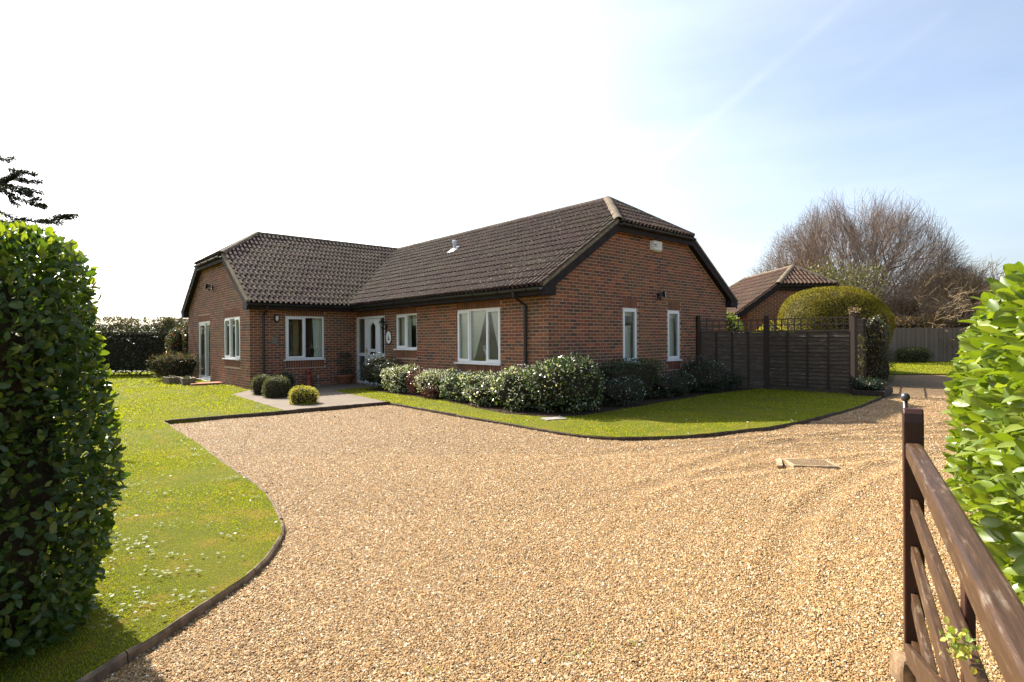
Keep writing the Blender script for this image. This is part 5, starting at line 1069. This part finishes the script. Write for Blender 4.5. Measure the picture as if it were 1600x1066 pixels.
# pots and ornaments by the door
pt = thing('plant_pot', 'terracotta bowl with a dark shrub left of the front door', 'plant pot', (-5.42, 18.0, LAWN_Z)); mb = MB(); mb.lathe([(.2, 0), (.24, .05), (.33, .24), (.35, .25), (.35, .29), (.31, .29), (.29, .24)], 20); mb.obj('bowl', 'terracotta', pt, True); mb = MB(); mb.lathe([(.0, .245), (.3, .25)], 16); mb.obj('potting_soil', 'soil', pt)
P_, n_ = surf_points(1600, (.3, .3, .42), 2.2, .2, .15, 7, 5); leaf_cloud('foliage', P_ + np.array((0, 0, .62)), n_, .05, .4, 'dark_fine_leaf', pt); stems(pt, 8, (.2, .2), .8, .008, base=(0, 0, .22))
og = thing('garden_ornament', 'upright red glazed ornament standing by the wing wall', 'ornament', (-6.15, 16.95, LAWN_Z)); mb = MB(); mb.lathe([(.11, 0), (.13, .03), (.10, .08), (.09, .26), (.10, .30), (.075, .34), (.075, .38)], 16); mb.obj('pedestal', 'red_glaze', og, True); mb = MB(); mb.lathe([(.05, .375), (.085, .42), (.07, .49), (.03, .53), (.01, .54)], 14); mb.obj('finial', 'red_glaze', og, True)
b2_ = thing('solar_light', 'small pale stake light on the path by the wing wall', 'garden light', (-5.9, 17.05, LAWN_Z)); mb = MB(); mb.lathe([(.05, 0), (.05, .02), (.012, .03), (.012, .22), (.035, .24), (.045, .30), (.02, .33)], 10); mb.obj('lamp_stem', 'concrete_slab', b2_)
# troughs and plants by the patio door
for (x, y, rz_, lab) in ((-4.45, 13.05, .1, 'left stone trough before the patio door'), (-4.15, 12.25, -.1, 'right stone trough before the patio door')):
    p = H(x, y); t = thing('stone_trough', lab, 'trough', (p.x, p.y, LAWN_Z), PSI + 1.57 + rz_, 'stone troughs'); mb = MB(); mb.hexa([(-.32, -.17, 0), (.32, -.17, 0), (.32, .17, 0), (-.32, .17, 0), (-.36, -.2, .22), (.36, -.2, .22), (.36, .2, .22), (-.36, .2, .22)], 0, (1,)); ring4 = [(-.36, -.2), (.36, -.2), (.36, .2), (-.36, .2)]; inn = [(-.3, -.14), (.3, -.14), (.3, .14), (-.3, .14)]
    for k in range(4): j = (k + 1) % 4; mb.poly([(*ring4[k], .22), (*ring4[j], .22), (*inn[j], .22), (*inn[k], .22)]); mb.poly([(*inn[k], .22), (*inn[j], .22), (*inn[j], .15), (*inn[k], .15)])
    mb.obj('trough_body', 'trough_stone', t); mb = MB(); mb.poly([(*q, .16) for q in inn]); mb.obj('trough_soil', 'soil', t)
    P_, n_ = surf_points(160, (.25, .1, .06), 2, .05); leaf_cloud('foliage', P_ + np.array((0, 0, .2)), n_, .05, .4, 'grey_leaf', t)
p = H(-3.75, 11.75); mb = MB(); mb.box(-.45, .45, -.3, .3, 0, .07); o = mb.obj('stone_step', 'terracotta', None, label='low reddish paving step below the patio door', category='step'); o.location = (p.x, p.y, LAWN_Z - .01); o.rotation_euler.z = PSI
p = H(-4.0, 15.0); shrub('grass_clump', 'golden tipped grassy shrub left of the patio door', 'shrub', (p.x, p.y, LAWN_Z), (.75, .75, .5), 3800, .12, .12, 'dry_leaf', 2.4, .25, .15, 5, PSI, mat2='dark_fine_leaf', share2=.6, spread=.45, up=.5)
p = H(-3.75, 16.1); shrub('climber', 'dark climber with red flowers at the far wing corner', 'climber', (p.x, p.y, LAWN_Z), (.35, .4, .95), 2600, .06, .6, 'shrub_leaf', 2.4, .2, .2, 5, PSI, flowers=('flower_red', 60, .06), mat2='dry_leaf', share2=.3)

# ------------------------------------------------------------------ hedges
def hedge(name, label, c, axis, half, n, L, W, mat, p=4, depth=.25, amp=.05, freq=5, kind='oval', singles=0, core=.22, z0=0.0, spread=.5, up=.2, flat=.6, top=None):
    """box hedge; local x along its length"""
    t = thing(name, label, 'hedge', (c[0], c[1], 0)); rz_ = math.atan2(axis[1], axis[0]); R = np.array(Matrix.Rotation(rz_, 3, 'Z')); seed = rnd.randint(0, 9999)
    P, nr = surf_points(n, half, p, depth, amp, freq, seed, bottom=False); P = P @ R.T + np.array((0, 0, half[2] + z0)); nr = nr @ R.T; kz = P[:, 2] > .03; P, nr = P[kz], nr[kz]
    leaf_cloud('leaves', P, nr, L, W, mat, t, kind, spread, up, flat, singles)
    t.children[-1]['kind'] = 'stuff'
    for o in t.children:
        if o.name.startswith('leaves'): o['kind'] = 'stuff'
    o = block_core(half, p, core, amp, freq, seed, 12).obj('twig_core', 'inner_twigs', t); o.location = (0, 0, half[2] + z0); o.rotation_euler.z = rz_
    return t, R, seed
hl_, Rh, sd = hedge('hedge', 'tall dark privet hedge at the left edge beside the lawn', (-3.61, 3.02), (-.926, .378), (1.6, .60, 1.24), 50000, .050, .58, 'privet_leaf', 4.4, .22, .04, 5, 'oval', 300, .20, z0=-.44)
o_ = stems(hl_, 26, (1.2, .3), 1.6, .012); o_.rotation_euler.z = math.atan2(.378, -.926)
n = 26; P_ = np.stack([rng.uniform(-1.1, 1.1, n), rng.uniform(-.35, .35, n), np.full(n, .97)], 1); P_ = (P_ @ Rh.T) + np.array((0, 0, 1.02)); hedge_sh = MB()
for q in P_: 
    h_ = rnd.uniform(.05, .12); hedge_sh.tube([tuple(q - np.array((0, 0, .1))), tuple(q + np.array((rnd.uniform(-.03, .03), rnd.uniform(-.03, .03), h_)))], [.004, .002], 4)
hedge_sh.obj('top_shoots', 'bark', hl_, kind='stuff')
Pt = np.repeat(P_, 7, 0) + np.stack([rng.normal(0, .02, n * 7), rng.normal(0, .02, n * 7), rng.uniform(-.06, .09, n * 7)], 1); leaf_cloud('sunlit_leaves', Pt, unit(rng.normal(0, 1, (n * 7, 3)) + np.array((0, 0, .6))), .06, .5, 'privet_sunlit_leaf', hl_, 'oval', .4)
P_, n_ = surf_points(9000, (1.6, .60, 1.24), 4.4, .05, .04, 5, sd, False); k = (P_[:, 2] > .80 + .25 * rng.random(len(P_))) | (rng.random(len(P_)) < .16); k &= P_[:, 2] > -.7; leaf_cloud('sunlit_leaves', P_[k] @ Rh.T + np.array((0, 0, .80)) + (n_[k] @ Rh.T) * .02, n_[k] @ Rh.T, .052, .55, 'privet_sunlit_leaf', hl_, 'oval', .55, .3)  # extra leaves, mostly over the top, with the sunlight painted into their paler colour
hr_, Rr, sd = hedge('hedge', 'bright green broad leaved laurel hedge at the right edge behind the gate', (2.50, 2.22), (.56, .83), (1.72, .52, .72), 11500, .080, .50, 'laurel_leaf', 3.4, .26, .06, 4, 'oval', 300, .26, .28, .42, .18, .5)
o_ = stems(hr_, 22, (1.4, .2), 1.0, .012); o_.rotation_euler.z = math.atan2(.83, .56)
shl, _, _ = hedge('hedge', 'long dark clipped hedge beyond the left lawn', (-17.5, 23.4), (-1, -.06), (9.0, .8, 1.04), 26000, .10, .6, 'far_hedge_leaf', 6, .25, .03, 2.5, 'rhomb', 0, .25)
P_, n_ = surf_points(7000, (9.0, .75, .22), 3, .2, .2, 2, 4); leaf_cloud('top_growth', P_ + np.array((0, .5, 2.18)), n_, .12, .5, 'far_hedge_top_leaf', shl)
fh = thing('far_house', 'distant house with a low grey roof beyond the left hedge', 'house', (-62.5, 105, 1.5)); mb = MB(); mb.box(-4, 4, -3, 3, 0, 2.4); mb.obj('wall', 'brick_red', fh); mb = MB(); mb.hexa([(-4.4, -3.4, 2.4), (4.4, -3.4, 2.4), (4.4, 3.4, 2.4), (-4.4, 3.4, 2.4), (-1.8, 0, 4.2), (1.8, 0, 4.2), (1.8, .1, 4.2), (-1.8, .1, 4.2)]); mb.obj('roof', 'far_roof', fh)
# yew dome behind the fence, and what grows round it
def dome(name, label, cat, loc, half, n, L, mat, group=None, p=2.3, amp=.035, freq=2.0, depth=.12, W=.35):
    return shrub(name, label, cat, loc, half, n, L, W, mat, p, depth, amp, freq, 0, core=.15, group=group, flat=3.0 if p > 2.2 and amp < .05 else .8)
dome('yew_topiary', 'large egg shaped clipped golden yew behind the dark fence', 'topiary', (10.62, 18.6, 0), (1.62, 1.45, 1.56), 60000, .05, 'yew_leaf', depth=.07, p=2.5)
dome('clipped_bush', 'small rounded dark bush at the end of the trellis screen', 'shrub', (11.15, 16.95, 0), (.32, .4, .46), 3500, .035, 'box_leaf', p=2.6)
dome('conifer_bush', 'pale yellow green bush peeping over the fence below the garage', 'shrub', (8.6, 18.6, 0), (1.0, .6, .93), 7000, .05, 'gold_leaf', amp=.12, freq=4)
dome('leafy_bush', 'bright green leafy bush between the gable and the garage', 'shrub', (7.1, 18.6, 0), (.6, .5, 1.05), 4000, .08, 'laurel_leaf', amp=.15, freq=4, W=.6)
cl = shrub('climber', 'grey green climber over the far end of the trellis screen', 'climber', (10.85, 16.75, 0), (.30, .35, 1.02), 5500, .05, .6, 'grey_leaf', 2.6, .2, .2, 6, .9, mat2='dry_leaf', share2=.15)
shrub('bed_plant', 'grey leaved trailing plants filling the raised timber bed', 'plant', (8.75, 13.75, .12), (.62, .36, .15), 2400, .05, .5, 'dark_fine_leaf', 2.3, .2, .2, 6, .86, core=.08)
cp = shrub('climber', 'thin climber round the end post of the dark fence', 'climber', (8.62, 14.02, .2), (.16, .16, .72), 900, .05, .5, 'ivy_leaf', 2.2, .15, .25, 7, .0, core=.0)
n = 110; P_ = np.stack([rng.normal(0, .07, n), rng.normal(0, .07, n), rng.normal(0, .05, n)], 1); ft = thing('climber', 'dry tuft of climber on top of the fence end post', 'climber', (8.38, 13.75, 2.08)); leaf_cloud('foliage', P_, unit(rng.normal(0, 1, (n, 3)) + np.array((0, 0, .5))), .06, .4, 'dry_leaf', ft)

# ------------------------------------------------------------------ bare trees and scrub
def bare_tree(name, label, loc, height, radius, limbs, seed, mat, twig_mat, r0=.16, counts=(8, 6, 5), thin=.010, low=.10):
    """a fan of limbs rising from the foot into a domed crown of fine twigs that all reach outwards"""
    R = random.Random(seed); t = thing(name, label, 'tree', loc, 0.0); big, br, tw = MB(), MB(), MB(); O = Vector((0, 0, height * .05))
    ph_ = [R.uniform(0, 6.28) for _ in range(6)]
    def reach(u):
        a = math.atan2(u.y, u.x); k = 1 + .07 * math.sin(3 * a + ph_[0]) + .06 * math.sin(5 * a + ph_[1] + 3 * u.z) + .05 * math.sin(9 * u.z + ph_[2])
        return k / math.sqrt((u.x ** 2 + u.y ** 2) / radius ** 2 + u.z ** 2 / (height * .95) ** 2)
    def bend(u, s_):
        v = Vector((u.x + R.gauss(0, s_), u.y + R.gauss(0, s_), u.z + R.gauss(0, s_) + .02)); v.z = max(v.z, .04); return v.normalized()
    def curve(p, q, n, wob, lift):
        d = q - p; L = d.length; out = [p]
        for k in range(1, n): f = k / n; out.append(p + d * f + Vector((R.gauss(0, wob), R.gauss(0, wob), R.gauss(0, wob) + lift * math.sin(math.pi * f))) * L)
        return out + [q]
    def along(pts, f): x = f * (len(pts) - 1); i = min(int(x), len(pts) - 2); return pts[i].lerp(pts[i + 1], x - i)
    big.tube([(0, 0, -.2), (0, 0, height * .05), (0, 0, height * .09)], [r0 * 2.6, r0 * 2.2, r0 * 1.3], 10)
    for i in range(limbs):
        zz = low + (1 - low) * (i + .5) / limbs; a = i * 2.39996 + R.uniform(-.25, .25); zz = min(.98, zz ** .8); u = Vector((math.cos(a) * math.sqrt(1 - zz * zz), math.sin(a) * math.sqrt(1 - zz * zz), zz))
        l1 = curve(O, O + u * reach(u) * .66, 6, .02, .05); big.tube(l1, [r0 * (1 - .7 * k / 6) for k in range(7)], 6, 0, False)
        for _ in range(counts[0]):
            f = R.uniform(.3, 1); u2 = bend(u, .22); l2 = curve(along(l1, f), O + u2 * reach(u2) * R.uniform(.74, .86), 4, .03, .04); br.tube(l2, [r0 * .34 * (1 - .6 * k / 4) for k in range(5)], 4, 0, False)
            for _ in range(counts[1]):
                f = R.uniform(.25, 1); u3 = bend(u2, .11); l3 = curve(along(l2, f), O + u3 * reach(u3) * R.uniform(.84, .95), 3, .035, .03); tw.tube(l3, [thin * 1.8, thin * 1.5, thin * 1.2, thin], 3, 0, False)
                for _ in range(counts[2]):
                    f = R.uniform(.3, 1); u4 = bend(u3, .07); tw.tube(curve(along(l3, f), O + u4 * reach(u4) * R.uniform(.88, 1.01), 2, .06, .04), [thin, thin * .8, thin * .5], 3, 0, False)
    big.obj('trunk', mat, t); br.obj('branches', mat, t); tw.obj('twigs', twig_mat, t, kind='stuff'); return t
bare_tree('bare_tree', 'big bare multi-stemmed tree with reddish twigs behind the garage', (23.9, 40, 0), 10.7, 8.2, 30, 5, 'bark', 'twig_red', .14, (8, 8, 8), .0075)
bare_tree('bare_tree', 'smaller bare brown tree behind the grey fence on the right', (31.0, 39, 0), 6.8, 5.0, 16, 9, 'bark', 'twig_tan', .09, (6, 6, 5), .012)
bare_tree('bare_tree', 'low bare tan scrub tree right above the garage ridge', (19.0, 37, 0), 6.6, 4.6, 14, 14, 'bark', 'twig_tan', .07, (6, 6, 5), .012)
bare_tree('bare_tree', 'bare brown thicket close behind the yew and the grey fence', (26.5, 35, 0), 5.8, 5.4, 18, 21, 'bark', 'twig_tan', .06, (7, 6, 5), .013)
shrub('ivy_mass', 'olive green ivy covered growth in front of the big bare tree', 'ivy', (18.6, 31.5, 2.2), (2.1, 1.4, 1.75), 3600, .14, .6, 'ivy_leaf', 2.1, 1.2, .22, 1.8, 0, core=0)
hd, _, _ = hedge('hedge', 'dry brown hedge standing behind the grey back fence', (25.0, 32.6), (1, 0), (10.5, .9, 1.28), 20000, .15, .4, 'dry_leaf', 4, .6, .10, 1.5, 'rhomb', 0, .4)
dome('low_shrub', 'small green shrub at the foot of the grey back fence', 'shrub', (21.6, 30.3, 0), (1.0, .5, .42), 2600, .09, 'box_leaf', amp=.15)

# ------------------------------------------------------------------ dark conifer at the left edge
ct = thing('conifer_tree', 'dark conifer with scaly drooping branches at the top left', 'tree', (-10.6, 9.2, 0)); mb = MB(); mb.tube([(0, 0, -.1), (0, 0, 3), (.05, 0, 6), (0, .05, 8.6)], [.2, .16, .11, .03], 10); mb.obj('trunk', 'bark', ct)
CB = MB(); CL = []
def cbranch(pts, r):
    CB.tube(pts, [r * (1 - .7 * k / (len(pts) - 1)) for k in range(len(pts))], 6)
    for a, b_ in zip(pts, pts[1:]):
        a, b_ = Vector(a), Vector(b_); L = (b_ - a).length
        for _ in range(int(L * 750)): 
            q = a.lerp(b_, rnd.random()); o = Vector((rnd.gauss(0, 1), rnd.gauss(0, 1), rnd.gauss(0, 1))).normalized(); CL.append((q + o * rnd.uniform(.004, .035), ((b_ - a).normalized() + o * .8).normalized()))
def from_px(px, py, d): return Vector(((px - 800) / F * d + 10.6, d - 9.2, CAM_H + (533 - py) / F * d))
for d0, lines in ((9.2, [[(-60, 250), (-5, 243), (12, 248), (23, 247)], [(-60, 300), (0, 283), (20, 274), (40, 266)], [(0, 283), (28, 270), (45, 268), (60, 272)], [(0, 280), (25, 277), (45, 282), (67, 283)], [(-50, 292), (8, 285), (30, 292), (50, 297), (68, 300)]]),
                  (8.9, [[(-50, 290), (5, 296), (28, 308), (52, 317), (73, 322)], [(-40, 292), (15, 292), (35, 300), (50, 303)], [(15, 305), (24, 316), (30, 320)], [(48, 312), (55, 309), (62, 310)], [(15, 262), (24, 264), (28, 268)]]),
                  (9.4, [[(-60, 320), (2, 330), (25, 340), (60, 345), (95, 341), (124, 335)], [(60, 345), (85, 346), (100, 349)], [(-50, 335), (10, 345), (40, 352), (62, 356), (85, 362)], [(85, 338), (100, 336), (112, 338)]])):
    for ln in lines:
        # side shoots leave the picture plane too, so that the branch has body from any side
        pts = [from_px(x, y, d0 + .12 * math.sin(i * 1.7 + x)) for i, (x, y) in enumerate(ln)]; cbranch(pts, .018)
for k in range(26):
    z = 2.2 + k * .24; a = k * 2.4 + (0 if abs(math.sin(k * 2.4)) > .2 else .8); L = max(.5, 2.6 - k * .07) * .8
    if math.cos(a) > .2: L = min(L, 1.1)
    e = Vector((math.cos(a) * L, math.sin(a) * L, z - .15)); m_ = Vector((math.cos(a) * L * .5, math.sin(a) * L * .5, z + .1)); cbranch([Vector((0, 0, z)), m_, e], .03)
    for j in range(3): s_ = m_.lerp(e, .3 + .3 * j); o = Vector((-math.sin(a), math.cos(a), -.1)) * (.45 if j % 2 else -.45); cbranch([s_, s_ + o * .5, s_ + o + Vector((math.cos(a), math.sin(a), 0)) * .2], .012)
CB.obj('branches', 'bark', ct); P_ = np.array([tuple(a) for a, _ in CL]); n_ = np.array([tuple(b) for _, b in CL]); leaf_cloud('needles', P_, n_, .055, .26, 'conifer_leaf', ct, 'rhomb', .15, 0, .3)

# leaf and flower masses past the countable ones
for o in list(sc.objects):
    if o.type == 'MESH' and o.parent is not None and o.name.split('.')[0] in ('flowers', 'foliage', 'leaves', 'sunlit_leaves', 'top_growth', 'needles') and 'kind' not in o: o['kind'] = 'stuff'
